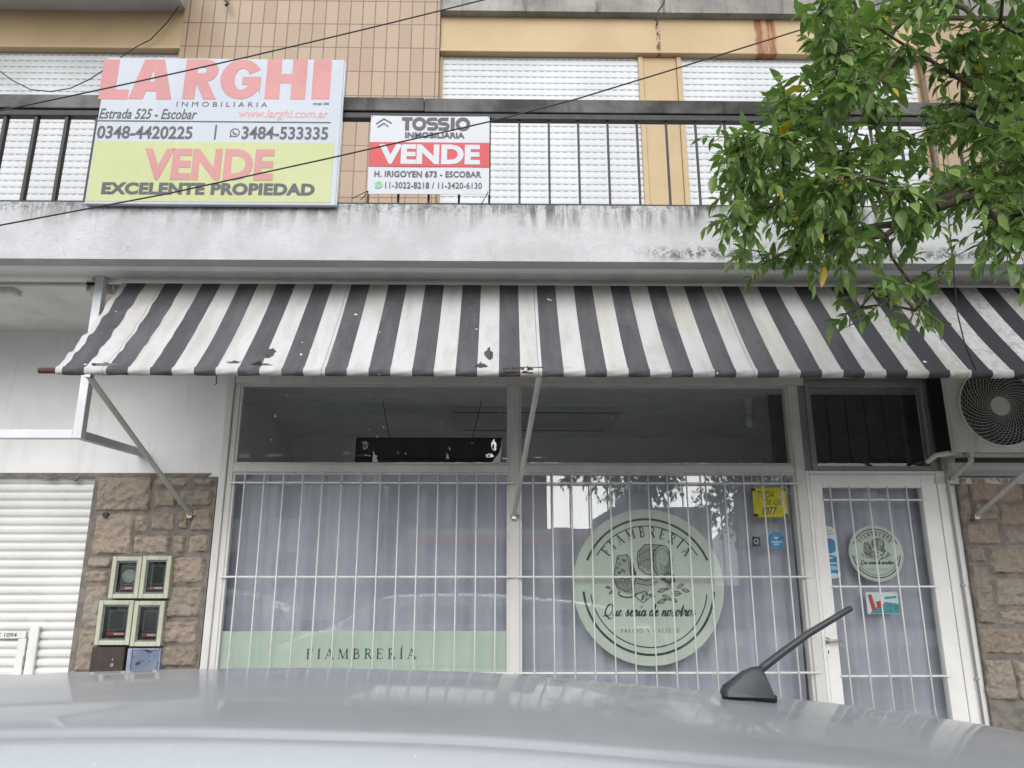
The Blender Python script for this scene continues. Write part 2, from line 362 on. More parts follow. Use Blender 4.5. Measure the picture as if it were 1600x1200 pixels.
# ground
k = NT('asphalt', 0.9, 0.2); k.base(k.mix(k.rng(k.noise(60, 5, 0.7), 0.35, 0.7), (0.035, 0.035, 0.036), (0.07, 0.07, 0.068))).bump(k.noise(120, 3), 0.4, 0.01); M['asphalt'] = k.m
k = NT('pavement_tile', 0.85, 0.2); X, Y_, Z = k.xyz()
br = k.n('ShaderNodeTexBrick'); br.offset = 0; k.put(br.inputs['Vector'], k.co)
for nme, v in (('Scale', 1.0), ('Mortar Size', 0.006), ('Brick Width', 0.4), ('Row Height', 0.4)): br.inputs[nme].default_value = v
br.inputs['Color1'].default_value = (0.38, 0.37, 0.35, 1); br.inputs['Color2'].default_value = (0.34, 0.33, 0.31, 1); br.inputs['Mortar'].default_value = (0.1, 0.095, 0.09, 1)
k.base(k.mix(k.math('MULTIPLY', k.rng(k.noise(6, 5), 0.4, 0.7), 0.4), br.outputs['Color'], (0.14, 0.13, 0.12))); M['pavement'] = k.m
M['bark'] = plain('bark', (0.085, 0.065, 0.05), 0.9, 0.4, 25, bump=0.7, bscale=35)
# leaf
k = NT('leaf', 0.36, 0.5)
gi = k.n('ShaderNodeNewGeometry').outputs['Random Per Island']
c = k.mix(gi, (0.07, 0.145, 0.036), (0.185, 0.285, 0.075))
c = k.mix(k.math('GREATER_THAN', gi, 0.80), c, (0.21, 0.31, 0.085))
c = k.mix(k.math('GREATER_THAN', gi, 0.988), c, (0.50, 0.37, 0.03))
k.base(c)
tl = k.n('ShaderNodeBsdfTranslucent'); k.put(tl.inputs[0], k.mix(0.5, c, (0.14, 0.26, 0.03)))
mx = k.n('ShaderNodeMixShader'); mx.inputs[0].default_value = 0.44
out = [n for n in k.t.nodes if n.type == 'OUTPUT_MATERIAL'][0]
k.t.links.new(k.b.outputs[0], mx.inputs[1]); k.t.links.new(tl.outputs[0], mx.inputs[2]); k.t.links.new(mx.outputs[0], out.inputs[0])
M['leaf'] = k.m
M['far_wall'] = plain('far_plaster', (0.34, 0.35, 0.38), 0.8, 0.1, 1)
M['far_dark'] = plain('far_window', (0.03, 0.033, 0.04), 0.15, 0.2, 1)
M['orange'] = plain('orange_panel', (0.62, 0.17, 0.06), 0.5, 0.05)
M['far_white'] = plain('far_white', (0.68, 0.68, 0.68), 0.6, 0.08, 1)
M['far_red'] = plain('far_red_brick', (0.30, 0.16, 0.13), 0.8, 0.15, 2)
M['emblem_red'] = plain('emblem_red', (0.62, 0.06, 0.03), 0.5, 0.05)

# ------------------------------------------------------------------ mesh helpers
def origin_of(o):
    v = Vector((0, 0, 0))
    while o is not None:
        v += o.location; o = o.parent
    return v

class MB:
    def __init__(s): s.v = []; s.f = []
    def add(s, vs, fs):
        n = len(s.v); s.v += [tuple(v) for v in vs]; s.f += [tuple(i + n for i in f) for f in fs]; return s
    def box(s, x0, x1, y0, y1, z0, z1):
        vs = [(x, y, z) for x in (x0, x1) for y in (y0, y1) for z in (z0, z1)]
        return s.add(vs, [(0, 1, 3, 2), (4, 6, 7, 5), (0, 4, 5, 1), (2, 3, 7, 6), (0, 2, 6, 4), (1, 5, 7, 3)])
    def bbox(s, x0, x1, y0, y1, z0, z1, b=0.006):
        """box with chamfered edges"""
        bm = bmesh.new()
        bmesh.ops.create_cube(bm, size=1)
        for v in bm.verts: v.co = Vector(((x0 + x1) / 2 + v.co.x * (x1 - x0), (y0 + y1) / 2 + v.co.y * (y1 - y0), (z0 + z1) / 2 + v.co.z * (z1 - z0)))
        bmesh.ops.bevel(bm, geom=bm.edges[:], offset=min(b, (x1 - x0) * .4, (y1 - y0) * .4, (z1 - z0) * .4), segments=2, affect='EDGES', profile=0.5)
        bm.verts.index_update()
        s.add([v.co[:] for v in bm.verts], [[v.index for v in f.verts] for f in bm.faces]); bm.free(); return s
    def bar(s, a, b, wx, wy=None, up=(0, 0, 1)):
        """rectangular bar between two points"""
        a, b = Vector(a), Vector(b); d = (b - a).normalized(); u = Vector(up)
        if abs(d.dot(u)) > 0.95: u = Vector((0, 1, 0))
        sx = d.cross(u).normalized(); sy = sx.cross(d).normalized(); wy = wy or wx
        vs = []
        for p in (a, b):
            for i, j in ((-1, -1), (1, -1), (1, 1), (-1, 1)): vs.append(p + sx * (i * wx / 2) + sy * (j * wy / 2))
        return s.add(vs, [(3, 2, 1, 0), (4, 5, 6, 7)] + [(i, (i + 1) % 4, 4 + (i + 1) % 4, 4 + i) for i in range(4)])
    def tube(s, pts, r, n=8, cap=True):
        pts = [Vector(p) for p in pts]; rr = r if isinstance(r, (list, tuple)) else [r] * len(pts)
        base = len(s.v); prev = None
        for i, p in enumerate(pts):
            d = (pts[min(i + 1, len(pts) - 1)] - pts[max(i - 1, 0)])
            if d.length < 1e-9: d = Vector((0, 0, 1))
            d.normalize()
            if prev is None:
                u = Vector((0, 0, 1)) if abs(d.z) < 0.9 else Vector((1, 0, 0)); prev = d.cross(u).normalized()
            sx = (prev - d * prev.dot(d)); sx.normalize(); prev = sx; sy = d.cross(sx)
            for j in range(n):
                a = 2 * math.pi * j / n
                s.v.append(tuple(p + (sx * math.cos(a) + sy * math.sin(a)) * rr[i]))
        for i in range(len(pts) - 1):
            for j in range(n):
                q = (j + 1) % n
                s.f.append((base + i * n + j, base + i * n + q, base + (i + 1) * n + q, base + (i + 1) * n + j))
        if cap:
            s.f.append(tuple(base + j for j in reversed(range(n)))); s.f.append(tuple(base + (len(pts) - 1) * n + j for j in range(n)))
        return s
    def disc(s, c, r, y, depth=0.004, n=64):
        """disc standing in the XZ plane, front at y"""
        vs = [(c[0] + r * math.cos(2 * math.pi * i / n), y, c[1] + r * math.sin(2 * math.pi * i / n)) for i in range(n)]
        vs += [(v[0], y + depth, v[2]) for v in vs]
        return s.add(vs, [tuple(range(n)), tuple(reversed(range(n, 2 * n)))] + [(i, n + i, n + (i + 1) % n, (i + 1) % n) for i in range(n)])
    def poly(s, pts, y, depth=0.0012):
        """polygon in the XZ plane with a little thickness"""
        n = len(pts); vs = [(p[0], y, p[1]) for p in pts] + [(p[0], y + depth, p[1]) for p in pts]
        return s.add(vs, [tuple(range(n)), tuple(reversed(range(n, 2 * n)))] + [(i, n + i, n + (i + 1) % n, (i + 1) % n) for i in range(n)])
    def ribbon(s, pts, wd, y, closed=False):
        """stroke of given width in the XZ plane"""
        n = len(pts); L = []; Rr = []
        for i in range(n):
            a = Vector(pts[i - 1] if (i > 0 or closed) else pts[i]); b = Vector(pts[(i + 1) % n] if (i < n - 1 or closed) else pts[i])
            p = Vector(pts[i])
            d0 = (p - a) if (p - a).length > 1e-9 else (b - p); d1 = (b - p) if (b - p).length > 1e-9 else (p - a)
            d0.normalize(); d1.normalize()
            t = (d0 + d1)
            if t.length < 0.2: t = d1
            t.normalize(); nn = Vector((-t.y, t.x)); c = max(0.5, nn.dot(Vector((-d1.y, d1.x))))
            hw = (wd[i] if isinstance(wd, (list, tuple)) else wd) / 2 / c
            L.append(p + nn * hw); Rr.append(p - nn * hw)
        vs = [(q.x, y, q.y) for q in L] + [(q.x, y, q.y) for q in Rr]
        m = n if closed else n - 1
        return s.add(vs, [(i, (i + 1) % n, n + (i + 1) % n, n + i) for i in range(m)])
    def build(s, name, mat, parent=None, smooth=False, autosmooth=None):
        me = bpy.data.meshes.new(name); o = origin_of(parent)
        me.from_pydata([(v[0] - o.x, v[1] - o.y, v[2] - o.z) for v in s.v], [], s.f); me.validate(); me.update()
        if isinstance(mat, str): mat = M[mat]
        me.materials.append(mat)
        if smooth:
            for p in me.polygons: p.use_smooth = True
        if autosmooth:
            for p in me.polygons: p.use_smooth = True
            me.set_sharp_from_angle(angle=R(autosmooth))
        ob = bpy.data.objects.new(name, me); COL.objects.link(ob)
        if parent: ob.parent = parent
        return ob

def tag(o, label=None, cat=None, group=None, kind=None):
    if label: o['label'] = label
    if cat: o['category'] = cat
    if group: o['group'] = group
    if kind: o['kind'] = kind
    return o

def thing(name, label, cat, loc=(0, 0, 0), group=None):
    o = bpy.data.objects.new(name, None); o.empty_display_size = 0.1; COL.objects.link(o); o.location = loc
    return tag(o, label, cat, group)

def copy_part(o, parent, off=(0, 0, 0)):
    c = o.copy(); COL.objects.link(c); c.parent = parent; c.location = o.location + Vector(off); return c

# ---- lettering
_tcache = {}
def text2d(s, bold=0.0, shear=0.0, spacing=1.0):
    key = (s, bold, shear, spacing)
    if key not in _tcache:
        cu = bpy.data.curves.new('lettering', 'FONT'); cu.body = s; cu.size = 1; cu.offset = bold; cu.shear = shear; cu.space_character = spacing
        cu.resolution_u = 4; cu.fill_mode = 'FRONT'
        ob = bpy.data.objects.new('lettering', cu); COL.objects.link(ob)
        dg = bpy.context.evaluated_depsgraph_get(); me = bpy.data.meshes.new_from_object(ob.evaluated_get(dg))
        vs = [(v.co.x, v.co.y) for v in me.vertices]; fs = [tuple(p.vertices) for p in me.polygons]
        bpy.data.objects.remove(ob); bpy.data.curves.remove(cu); bpy.data.meshes.remove(me)
        _tcache[key] = (vs, fs)
    return _tcache[key]

def fit(vs, rect):
    X0, X1, Z0, Z1 = rect
    a = min(v[0] for v in vs); b = max(v[0] for v in vs); c = min(v[1] for v in vs); d = max(v[1] for v in vs)
    return [(X0 + (v[0] - a) / (b - a) * (X1 - X0), Z0 + (v[1] - c) / (d - c) * (Z1 - Z0)) for v in vs]

def letters(s, rect, y, mat, parent, bold=0.0, shear=0.0, spacing=1.0, name='lettering'):
    vs, fs = text2d(s, bold, shear, spacing)
    mb = MB(); mb.add([(p[0], y, p[1]) for p in fit(vs, rect)], fs)
    return mb.build(name, mat, parent)

def arc(cx, cy, rx, ry, a0, a1, n=14):
    return [(cx + rx * math.cos(R(a0 + (a1 - a0) * i / n)), cy + ry * math.sin(R(a0 + (a1 - a0) * i / n))) for i in range(n + 1)]

def spline(pts, n=6):
    out = []
    P_ = [pts[0]] + list(pts) + [pts[-1]]
    for i in range(1, len(P_) - 2):
        p0, p1, p2, p3 = [Vector(q) for q in P_[i - 1:i + 3]]
        for j in range(n):
            t = j / n
            q = 0.5 * ((2 * p1) + (p2 - p0) * t + (2 * p0 - 5 * p1 + 4 * p2 - p3) * t * t + (3 * p1 - p0 - 3 * p2 + p3) * t ** 3)
            out.append((q.x, q.y))
    out.append(tuple(pts[-1]))
    return out

# roman capitals as strokes: (points, width); advance width
TK, TN = 0.13, 0.05
def serif(x, y, wd=0.26): return ([(x - wd / 2, y), (x + wd / 2, y)], TN)
ROMAN = {
 'F': ([([(.17, 0), (.17, 1)], TK), ([(.05, .975), (.56, .975)], TN), ([(.56, .98), (.56, .8)], TN), ([(.17, .52), (.45, .52)], TN), ([(.45, .6), (.45, .44)], TN), serif(.17, .025)], .64),
 'I': ([([(.17, 0), (.17, 1)], TK), serif(.17, .025), serif(.17, .975)], .36),
 'A': ([([(.08, 0), (.37, .98)], TN), ([(.36, 1), (.70, 0)], TK), ([(.17, .34), (.58, .34)], TN), serif(.08, .025, .22), serif(.70, .025, .28)], .8),
 'M': ([([(.12, 0), (.15, 1)], TN), ([(.16, 1), (.47, .05)], TK), ([(.47, .03), (.80, 1)], TN), ([(.80, 1), (.83, 0)], TK), serif(.12, .025, .22), serif(.83, .025)], .98),
 'B': ([([(.17, 0), (.17, 1)], TK), ([(.05, .975), (.3, .975)] + arc(.3, .755, .2, .22, 90, -90), .08), ([(.17, .53), (.33, .53)] + arc(.33, .275, .24, .25, 90, -90) + [(.05, .025)], .085)], .66),
 'R': ([([(.17, 0), (.17, 1)], TK), ([(.05, .975), (.32, .975)] + arc(.32, .74, .21, .235, 90, -90) + [(.17, .505)], .08), ([(.33, .5), (.68, 0)], TK), serif(.17, .025)], .72),
 'E': ([([(.17, 0), (.17, 1)], TK), ([(.05, .975), (.56, .975)], TN), ([(.56, .98), (.56, .82)], TN), ([(.17, .52), (.46, .52)], TN), ([(.46, .6), (.46, .44)], TN), ([(.05, .025), (.58, .025)], TN), ([(.59, .02), (.59, .2)], TN)], .68),
 'P': ([([(.17, 0), (.17, 1)], TK), ([(.05, .975), (.32, .975)] + arc(.32, .71, .23, .265, 90, -90) + [(.17, .445)], .08), serif(.17, .025)], .64),
 'C': ([(arc(.5, .5, .42, .48, 45, 315), .1), ([(.79, .98), (.79, .75)], TN)], .9),
 'O': ([(arc(.5, .5, .42, .47, 0, 352, 24), .1)], 1.0),
 'Y': ([([(.08, 1), (.36, .45)], TK), ([(.62, 1), (.36, .45)], TN), ([(.36, .5), (.36, 0)], TK), serif(.36, .025)], .72),
 'L': ([([(.17, 0), (.17, 1)], TK), ([(.05, .025), (.55, .025)], TN), ([(.55, .02), (.55, .22)], TN), serif(.17, .975)], .62),
 'D': ([([(.17, 0), (.17, 1)], TK), ([(.05, .975), (.35, .975)] + arc(.35, .5, .38, .475, 90, -90) + [(.05, .025)], .075)], .84),
 ' ': ([], .35),
}
ROMAN['\u00cd'] = (ROMAN['I'][0] + [([(.15, 1.1), (.3, 1.32)], .08)], .36)

def roman(mb, s, y, place, track=0.14, weight=1.0):
    """place(u, v) maps (distance along, height) in cap units to XZ"""
    x = 0.0; i = 0
    for ch in s:
        st, adv = ROMAN[ch]
        for pts, wd in st:
            q = [place(x + p[0], p[1]) for p in pts]
            a = place(x, 0); b = place(x, 1); sc = math.hypot(b[0] - a[0], b[1] - a[1])
            mb.ribbon(q, wd * sc * weight, y - 0.0002 * (i % 7)); i += 1
        x += adv + track
    return mb

def roman_len(s, track=0.14): return sum(ROMAN[c][1] + track for c in s) - track

# heavy grotesque capitals as polygons / strokes (unit cap height)
def heavy(mb, s, boxes, Y, lean=0.0):
    for ch, (x0, x1, z0, z1) in zip(s, boxes):
        def q(u, v): return (x0 + u * (x1 - x0), z0 + v * (z1 - z0))
        wd = x1 - x0
        pl = []
        if ch == 'L': pl = [[(0.05, 0), (1, 0), (1, .24), (.56, .24), (.56, 1), (.05, 1)]]
        if ch == 'A': pl = [[(0, 0), (.28, 0), (.34, .2), (.64, .2), (.70, 0), (1, 0), (.68, 1), (.32, 1), (.32, 1)][:8]]
        if ch == 'H': pl = [[(0, 0), (.36, 0), (.36, .4), (.64, .4), (.64, 0), (1, 0), (1, 1), (.64, 1), (.64, .63), (.36, .63), (.36, 1), (0, 1)]]
        if ch == 'I': pl = [[(0, 0), (1, 0), (1, 1), (0, 1)]]
        if ch == 'A':
            # two legs, crossbar with the counter left open
            pl = [[(0, 0), (.34, 0), (.5, .76), (.5, 1), (.27, 1)], [(.66, 0), (1, 0), (.73, 1), (.5, 1), (.5, .76)], [(.382, .2), (.618, .2), (.568, .44), (.432, .44)]]
        if ch == 'R':
            o = [(.36, 1), (.62, 1)] + arc(.62, .72, .36, .28, 84, -84, 12) + [(.62, .44), (.36, .44)]
            n_ = [(.36, .79), (.56, .79)] + arc(.56, .72, .07, .07, 84, -84, 12) + [(.56, .65), (.36, .65)]
            pl = [[(0, 0), (.36, 0), (.36, 1), (0, 1)]] + [[o[i], o[i + 1], n_[i + 1], n_[i]] for i in range(len(o) - 1)] + [[(.36, .44), (.68, .455), (1.0, 0), (.62, 0), (.36, .40)]]
        if ch == 'G':
            o = arc(.52, .5, .52, .5, 28, 330, 26); n_ = arc(.54, .5, .19, .27, 28, 320, 26)
            for i in range(26): pl.append([o[i], o[i + 1], n_[i + 1], n_[i]])
            pl.append([(.55, .56), (1.0, .56), (1.0, .12), (.97, .25), (.72, .25), (.68, .36), (.55, .36)])
        for j, p in enumerate(pl):
            y = Y - 0.0003 * (j % 5)
            mb.poly([q(u, v) for u, v in p], y, 0.001) if ch not in 'GR' or len(p) != 4 or j == 0 else mb.add([(q(u, v)[0], Y, q(u, v)[1]) for u, v in p], [(0, 1, 2, 3)])
    return mb

random.seed(7)
twm = MB()

# ------------------------------------------------------------------ ground
def ground():
    tag(MB().box(-150, 150, -150, 60, -0.3, -0.14).build('road', 'asphalt'), kind='structure')
    tag(MB().box(-40, 40, -3.5, 12, -0.2, 0.0).build('pavement', 'pavement'), kind='structure')
    tag(MB().box(-40, 40, -3.66, -3.502, -0.2, 0.003).build('kerb', 'concrete_pale'), kind='structure')
    tag(MB().box(-40, 40, -18.0, -12.2, -0.2, 0.0).build('opposite_pavement', 'pavement'), kind='structure')
ground()

# ------------------------------------------------------------------ the shop building
ZS = 3.634            # soffit of the balcony
B = thing('shop_building', 'old two storey shop building with tiled upper floor, white balcony and glazed shop front', 'building', (0.7, 0.0, 0.0))
XL, XR = -9.0, 9.5
# plastered walls
m = MB()
m.box(XL, -2.335, 0.0, 0.25, 2.402, 3.9)                 # white wall left of the shop window
m.box(-2.335, 3.72, 0.0, 0.25, 3.268, 3.9)               # strip over the shop front
m.box(3.71, 3.80, 0.02, 0.25, 0.0, 3.268)                # plaster edge right of the door
m.box(3.80, XR, 0.03, 0.25, 0.0, 3.9)
m.box(-3.34, -2.335, 0.03, 0.25, 0.0, 2.402)             # behind the stone pillar
m.box(XL, -6.2, 0.03, 0.25, 0.0, 2.402)
m.build('wall', 'wall_white', B)
# ragged edge of the plaster over the stone and the shutter
m = MB(); x = -6.2; pts = []
while x < -2.4:
    pts.append((x, 2.400 - random.random() ** 3 * 0.045)); x += random.uniform(0.02, 0.09)
m.poly([(-6.2, 2.43)] + pts + [(-2.4, 2.43)], -0.012, 0.02); m.build('plaster_edge', 'mortar', B)
m = MB(); m.box(XL, XR, 0.0, 0.25, 3.9, 7.4); m.build('upper_wall', 'cream', B)
# side and back shell
m = MB(); m.box(XL - .2, XL, 0.0, 9, 0, 7.4); m.box(XR, XR + .2, 0.0, 9, 0, 7.4); m.box(XL, XR, 9, 9.2, 0, 7.4); m.box(XL, XR, 0.26, 9, 7.3, 7.45); m.build('outer_shell', 'concrete_pale', B)

# balcony
bal = MB().box(XL, XR, -1.60, -1.48, ZS, 4.046).build('balcony', 'fascia', B)
m = MB(); m.box(XL, XR, -1.478, 0.0, ZS + 0.035, 3.86); m.build('soffit', 'soffit', bal)
m = MB(); m.box(XL, XR, -1.478, -1.40, ZS + 0.002, ZS + 0.034); m.build('drip_edge', 'soffit', bal)

# roof slab
m = MB(); m.box(-0.60, XR, -0.16, 0.0, 6.867, 7.35); m.build('roof_slab', 'concrete', B)
m = MB(); m.box(XL, -3.062, -0.95, 0.0, 6.895, 7.20); m.build('roof_eave', 'concrete_pale', B)
# tiled pilasters
MB().box(-3.06, -0.607, -0.12, 0.0, 3.862, 7.5).build('tiled_pilaster', 'tile', B)
MB().box(4.02, 6.3, -0.12, 0.0, 3.862, 6.84).build('tiled_pilaster', 'tile', B)

# blinds (slats) with cream boxes and posts
def blind(x0, x1):
    pr = []; z = 3.87; p = 0.067
    nrow = int((6.462 - z) / p) + 1; m = MB()
    prof = []
    for i in range(nrow):
        zb = round(z / p) * p + i * p - .067
        for u, dy in ((0.0, 0.0), (0.14, 0.0), (0.2, -0.004), (0.5, -0.0065), (0.86, -0.005), (0.97, -0.001)):
            prof.append((zb + u * p, 0.004 - 0.02 + dy))
    vs = []
    for zz, yy in prof: vs += [(x0, yy, zz), (x1, yy, zz)]
    m.add(vs, [(2 * i, 2 * i + 1, 2 * i + 3, 2 * i + 2) for i in range(len(prof) - 1)])
    m.box(x0, x1, -0.012, -0.002, 3.865, 6.46)
    b = m.build('window_blind', 'blind', B)
    return b
def guide(b, x0, x1): MB().bbox(x0, x1, -0.05, -0.001, 3.862, 6.462, .004).build('guide_rail', 'cream', b)
b = blind(-0.575, 1.30); guide(b, 1.30, 1.345)
b = blind(1.715, 3.98); guide(b, 1.67, 1.715)
b = blind(-8.6, -3.10); guide(b, -3.10, -3.062)
for x0, x1 in ((-0.606, 4.019), (XL, -3.061)):
    MB().bbox(x0, x1, -0.075, -0.001, 6.50, 6.96, .008).build('blind_box', 'cream', B)
    MB().bbox(x0, x1, -0.095, -0.001, 6.463, 6.499, .006).build('blind_box_lip', 'cream', B)
MB().bbox(1.346, 1.669, -0.032, -0.001, 3.862, 6.462, .006).build('window_post', 'cream', B)
MB().box(-0.606, -0.576, -0.03, -0.001, 3.862, 6.462).build('window_post', 'cream', B)

# stone cladding
def stones(name, rects, front):
    m = MB(); rnd = random.Random(3)
    for (x0, x1, z0, z1) in rects:
        g = 0.0025
        x0 += g; x1 -= g; z0 += g; z1 -= g
        nx = max(4, int((x1 - x0) / 0.012)); nz = max(4, int((z1 - z0) / 0.012))
        vs = []; sx, sz = rnd.random() * 50, rnd.random() * 50; tilt = rnd.uniform(-.02, .02); tz = rnd.uniform(-.02, .02); dep = rnd.uniform(0.022, 0.036)
        from mathutils import noise as mn
        for i in range(nx + 1):
            for j in range(nz + 1):
                u, v = i / nx, j / nz
                e = min(u * (x1 - x0), (1 - u) * (x1 - x0), v * (z1 - z0), (1 - v) * (z1 - z0))
                x = x0 + u * (x1 - x0); z = z0 + v * (z1 - z0)
                n1 = mn.noise((x * 9 + sx, z * 9 + sz, 1.7)); n2 = mn.noise((x * 30 + sx, z * 30, 3.1)) + .7 * mn.noise((x * 70 + sx, z * 70, 6.2)); n1 = n1 * .6 + (abs(mn.noise((x * 13 + sx, z * 17 - sz, 7.7))) - .25) * 1.3
                r = min(1, e / 0.013) ** 0.55 if e > 0 else 0
                y = front - r * (dep + n1 * 0.022 + n2 * 0.009 + tilt * (u - .5) + tz * (v - .5))
                w_ = (1 - r) * 0.016
                vs.append((x + w_ * mn.noise((z * 14, x * 3 + sx, 5)), y, z + w_ * mn.noise((x * 14, sz, 9))))
        m.add(vs, [(i * (nz + 1) + j, (i + 1) * (nz + 1) + j, (i + 1) * (nz + 1) + j + 1, i * (nz + 1) + j + 1) for i in range(nx) for j in range(nz)])
    return m.build(name, 'stone', B, smooth=True)
def ashlar(x0, x1, z0, z1, rnd):
    out = []; z = z1
    while z > z0 + 0.05:
        h = min(rnd.uniform(0.13, 0.28), z - z0)
        if z - h - z0 < 0.08: h = z - z0
        x = x0
        while x < x1 - 0.05:
            wd = min(rnd.uniform(0.2, 0.5), x1 - x)
            if x1 - x - wd < 0.1: wd = x1 - x
            if wd > .38 and rnd.random() < .4:
                out += [(x, x + wd, z - h * .5, z), (x, x + wd * .5, z - h, z - h * .5), (x + wd * .5, x + wd, z - h, z - h * .5)]
            else: out.append((x, x + wd, z - h, z))
            x += wd
        z -= h
    return out
LST = [(500,85,785,262),(800,85,970,135),(1000,85,1110,132),(800,150,920,240),(925,150,1100,238),(487,275,690,490),(700,280,765,370),(785,262,910,365),(925,262,980,358),(992,255,1098,368),(690,388,880,485),(890,388,960,482),(975,385,1085,480),(450,500,580,558),(440,570,560,635),(430,650,545,870),(890,500,1060,640),(870,655,1040,815),(845,835,1020,950),(395,880,500,1100),(835,965,1025,1075)]
rects = []
for a, b_, c, d in LST:
    X0, X1, Z0, Z1 = RECT(.3 * a, 720 + .3 * b_, .3 * c, 720 + .3 * d, -0.04)
    rects.append((max(X0, -3.345), min(X1, -2.345), Z0, min(Z1, 2.392)))
rects += ashlar(-3.345, -2.345, 0.0, 0.90, random.Random(5))
sp1 = stones('stone_pillar', rects, -0.016); sp1['label'] = 'brown stone pillar between roller shutter and shop window'
MB().box(-3.345, -2.342, -0.02, 0.03, 0.0, 2.398).build('mortar_bed', 'mortar', sp1)
RST = [(1240,85,1310,178),(1325,85,1590,208),(1265,195,1330,308),(1345,215,1465,310),(1480,225,1760,340),(1285,325,1475,440),(1500,360,1760,440),(1290,455,1410,530),(1425,455,1760,590),(1315,545,1440,850),(1455,610,1760,760),(1480,780,1760,855),(1365,870,1760,1010),(1390,1035,1555,1250),(1565,1040,1760,1250)]
rects = []
for a, b_, c, d in RST:
    X0, X1, Z0, Z1 = RECT(1120 + .3 * a, 720 + .3 * b_, 1120 + .3 * c, 720 + .3 * d, -0.04)
    rects.append((max(X0, 3.80), X1, Z0, Z1))
rects += ashlar(4.68, XR, 0.0, 2.40, random.Random(8)) + ashlar(3.80, 4.66, 0.0, 0.24, random.Random(9))
sp2 = stones('stone_pillar', rects, -0.016); sp2['label'] = 'brown stone wall right of the white door'
MB().box(3.80, XR, -0.02, 0.03, 0.0, 2.42).build('mortar_bed', 'mortar', sp2)

# roller shutter of the neighbouring shop with its wicket door
m = MB(); prof = []; p = 0.0685
for i in range(35):
    for u, dy in ((0.0, 0.012), (0.10, 0.0), (0.3, -0.014), (0.6, -0.018), (0.88, -0.008), (0.97, 0.004)): prof.append((0.02 + (i + u) * p, 0.07 + dy))
vs = []
for zz, yy in prof: vs += [(-6.2, yy, zz), (-3.345, yy, zz)]
m.add(vs, [(2 * i, 2 * i + 1, 2 * i + 3, 2 * i + 2) for i in range(len(prof) - 1)])
rs = m.build('roller_shutter', 'roller', B)
MB().box(-6.2, -3.345, 0.10, 0.12, 0.0, 2.42).build('shutter_backing', 'frame_dark', rs)
X0, X1, Z0, Z1 = RECT(43, 980, 57, 1050, 0.03)
m = MB(); m.bbox(X0, X1, 0.02, 0.05, 0.0, Z1 + .005, .004); m.build('wicket_frame', 'roller', rs)
m = MB(); m.bbox(X0 - 0.75, X0 - 0.03, 0.025, 0.05, Z1 - .085, Z1 - 0.03, .004); m.bbox(X0 - .085, X0 - .02, 0.027, 0.051, 0.05, Z1 - 0.086, .004); m.build('wicket_rail', 'roller', rs)
letters('CRUZ 1094', (P(-26, 985, .02).x, P(27, 985, .02).x, Z1 - .072, Z1 - .042), 0.021, 'ink_grey', rs)
for zh in (.62, .92): MB().tube([(X0 - .012, .02, zh), (X0 - .012, .02, zh + .08)], .008).build('hinge', 'steel', rs)

# interior room
m = MB(); m.box(-2.6, 4.2, 3.05, 3.15, 0, 3.4); m.box(-2.7, -2.6, 0.26, 3.15, 0, 3.4); m.box(4.2, 4.3, 0.26, 3.15, 0, 3.4)
m.build('inner_wall', 'room_wall', B)
m = MB(); m.box(-2.6, 4.2, 0.26, 3.05, 3.31, 3.36)
y = 0.28
while y < 3.04: m.box(-2.6, 4.2, y, y + 0.085, 3.292, 3.309); y += 0.1
m.build('slatted_ceiling', 'room_ceil', B)
MB().box(-2.6, 4.2, 0.26, 3.05, -0.02, 0.02).build('inner_floor', 'floor_in', B)
m = MB(); m.box(2.56, 4.19, 0.72, 0.76, 0, 3.29); x = 2.565
while x < 4.18: m.box(x, x + .165, 0.70, 0.718, 0, 3.29); x += 0.18
m.build('plank_partition', 'wood_dark', B)

# shop window
SW = thing('shop_window', None, None); SW.parent = B; SW.location = (-0.7, 0, 0)
for a in ('label', 'category'):
    if a in SW: del SW[a]
TOPZ, T1, T0 = 3.268, 3.195, 2.44
m = MB()
m.bbox(-2.333, -2.275, -0.03, 0.16, 0.22, TOPZ); m.bbox(-2.2745, -2.225, -0.01, 0.10, 0.30, T1 - .001)       # left jamb, two steps
m.bbox(0.062, 0.148, -0.012, 0.10, 0.30, T1 - .001)                                                     # mullion
m.bbox(2.455, 2.535, -0.028, 0.14, 0.02, T1 - .001)                                                     # post beside the door
m.bbox(-2.2748, 2.60, -0.02, 0.12, T1, TOPZ)                                                             # head
m.bbox(-2.2248, 0.0615, -0.016, 0.09, T0, T0 + .065); m.bbox(0.1485, 2.4545, -0.016, 0.09, T0, T0 + .065)   # transom rail
m.bbox(-2.2745, 2.4545, -0.06, 0.16, 0.22, 0.30)
m.build('frame', 'frame', SW)
m = MB()
for x0, x1 in ((-2.2248, 0.0615), (0.1485, 2.4545)):
    for z0, z1 in ((0.30, T0), (T0 + .065, T1)):
        i = 0.018
        m.box(x0, x0 + i, 0.0, 0.05, z0 + .001, z1 - .001); m.box(x1 - i, x1, 0.0, 0.05, z0 + .001, z1 - .001)
        m.box(x0 + i + .0005, x1 - i - .0005, 0.0, 0.05, z1 - i, z1 - .001); m.box(x0 + i + .0005, x1 - i - .0005, 0.0, 0.05, z0 + .001, z0 + i)
m.build('glazing_bead', 'frame', SW)
for x0, x1 in ((-2.206, 0.043), (0.167, 2.436)):
    for z0, z1 in ((0.318, T0 - .018), (T0 + .083, T1 - .018)):
        MB().box(x0, x1, 0.022, 0.028, z0, z1).build('pane', 'glass', SW)

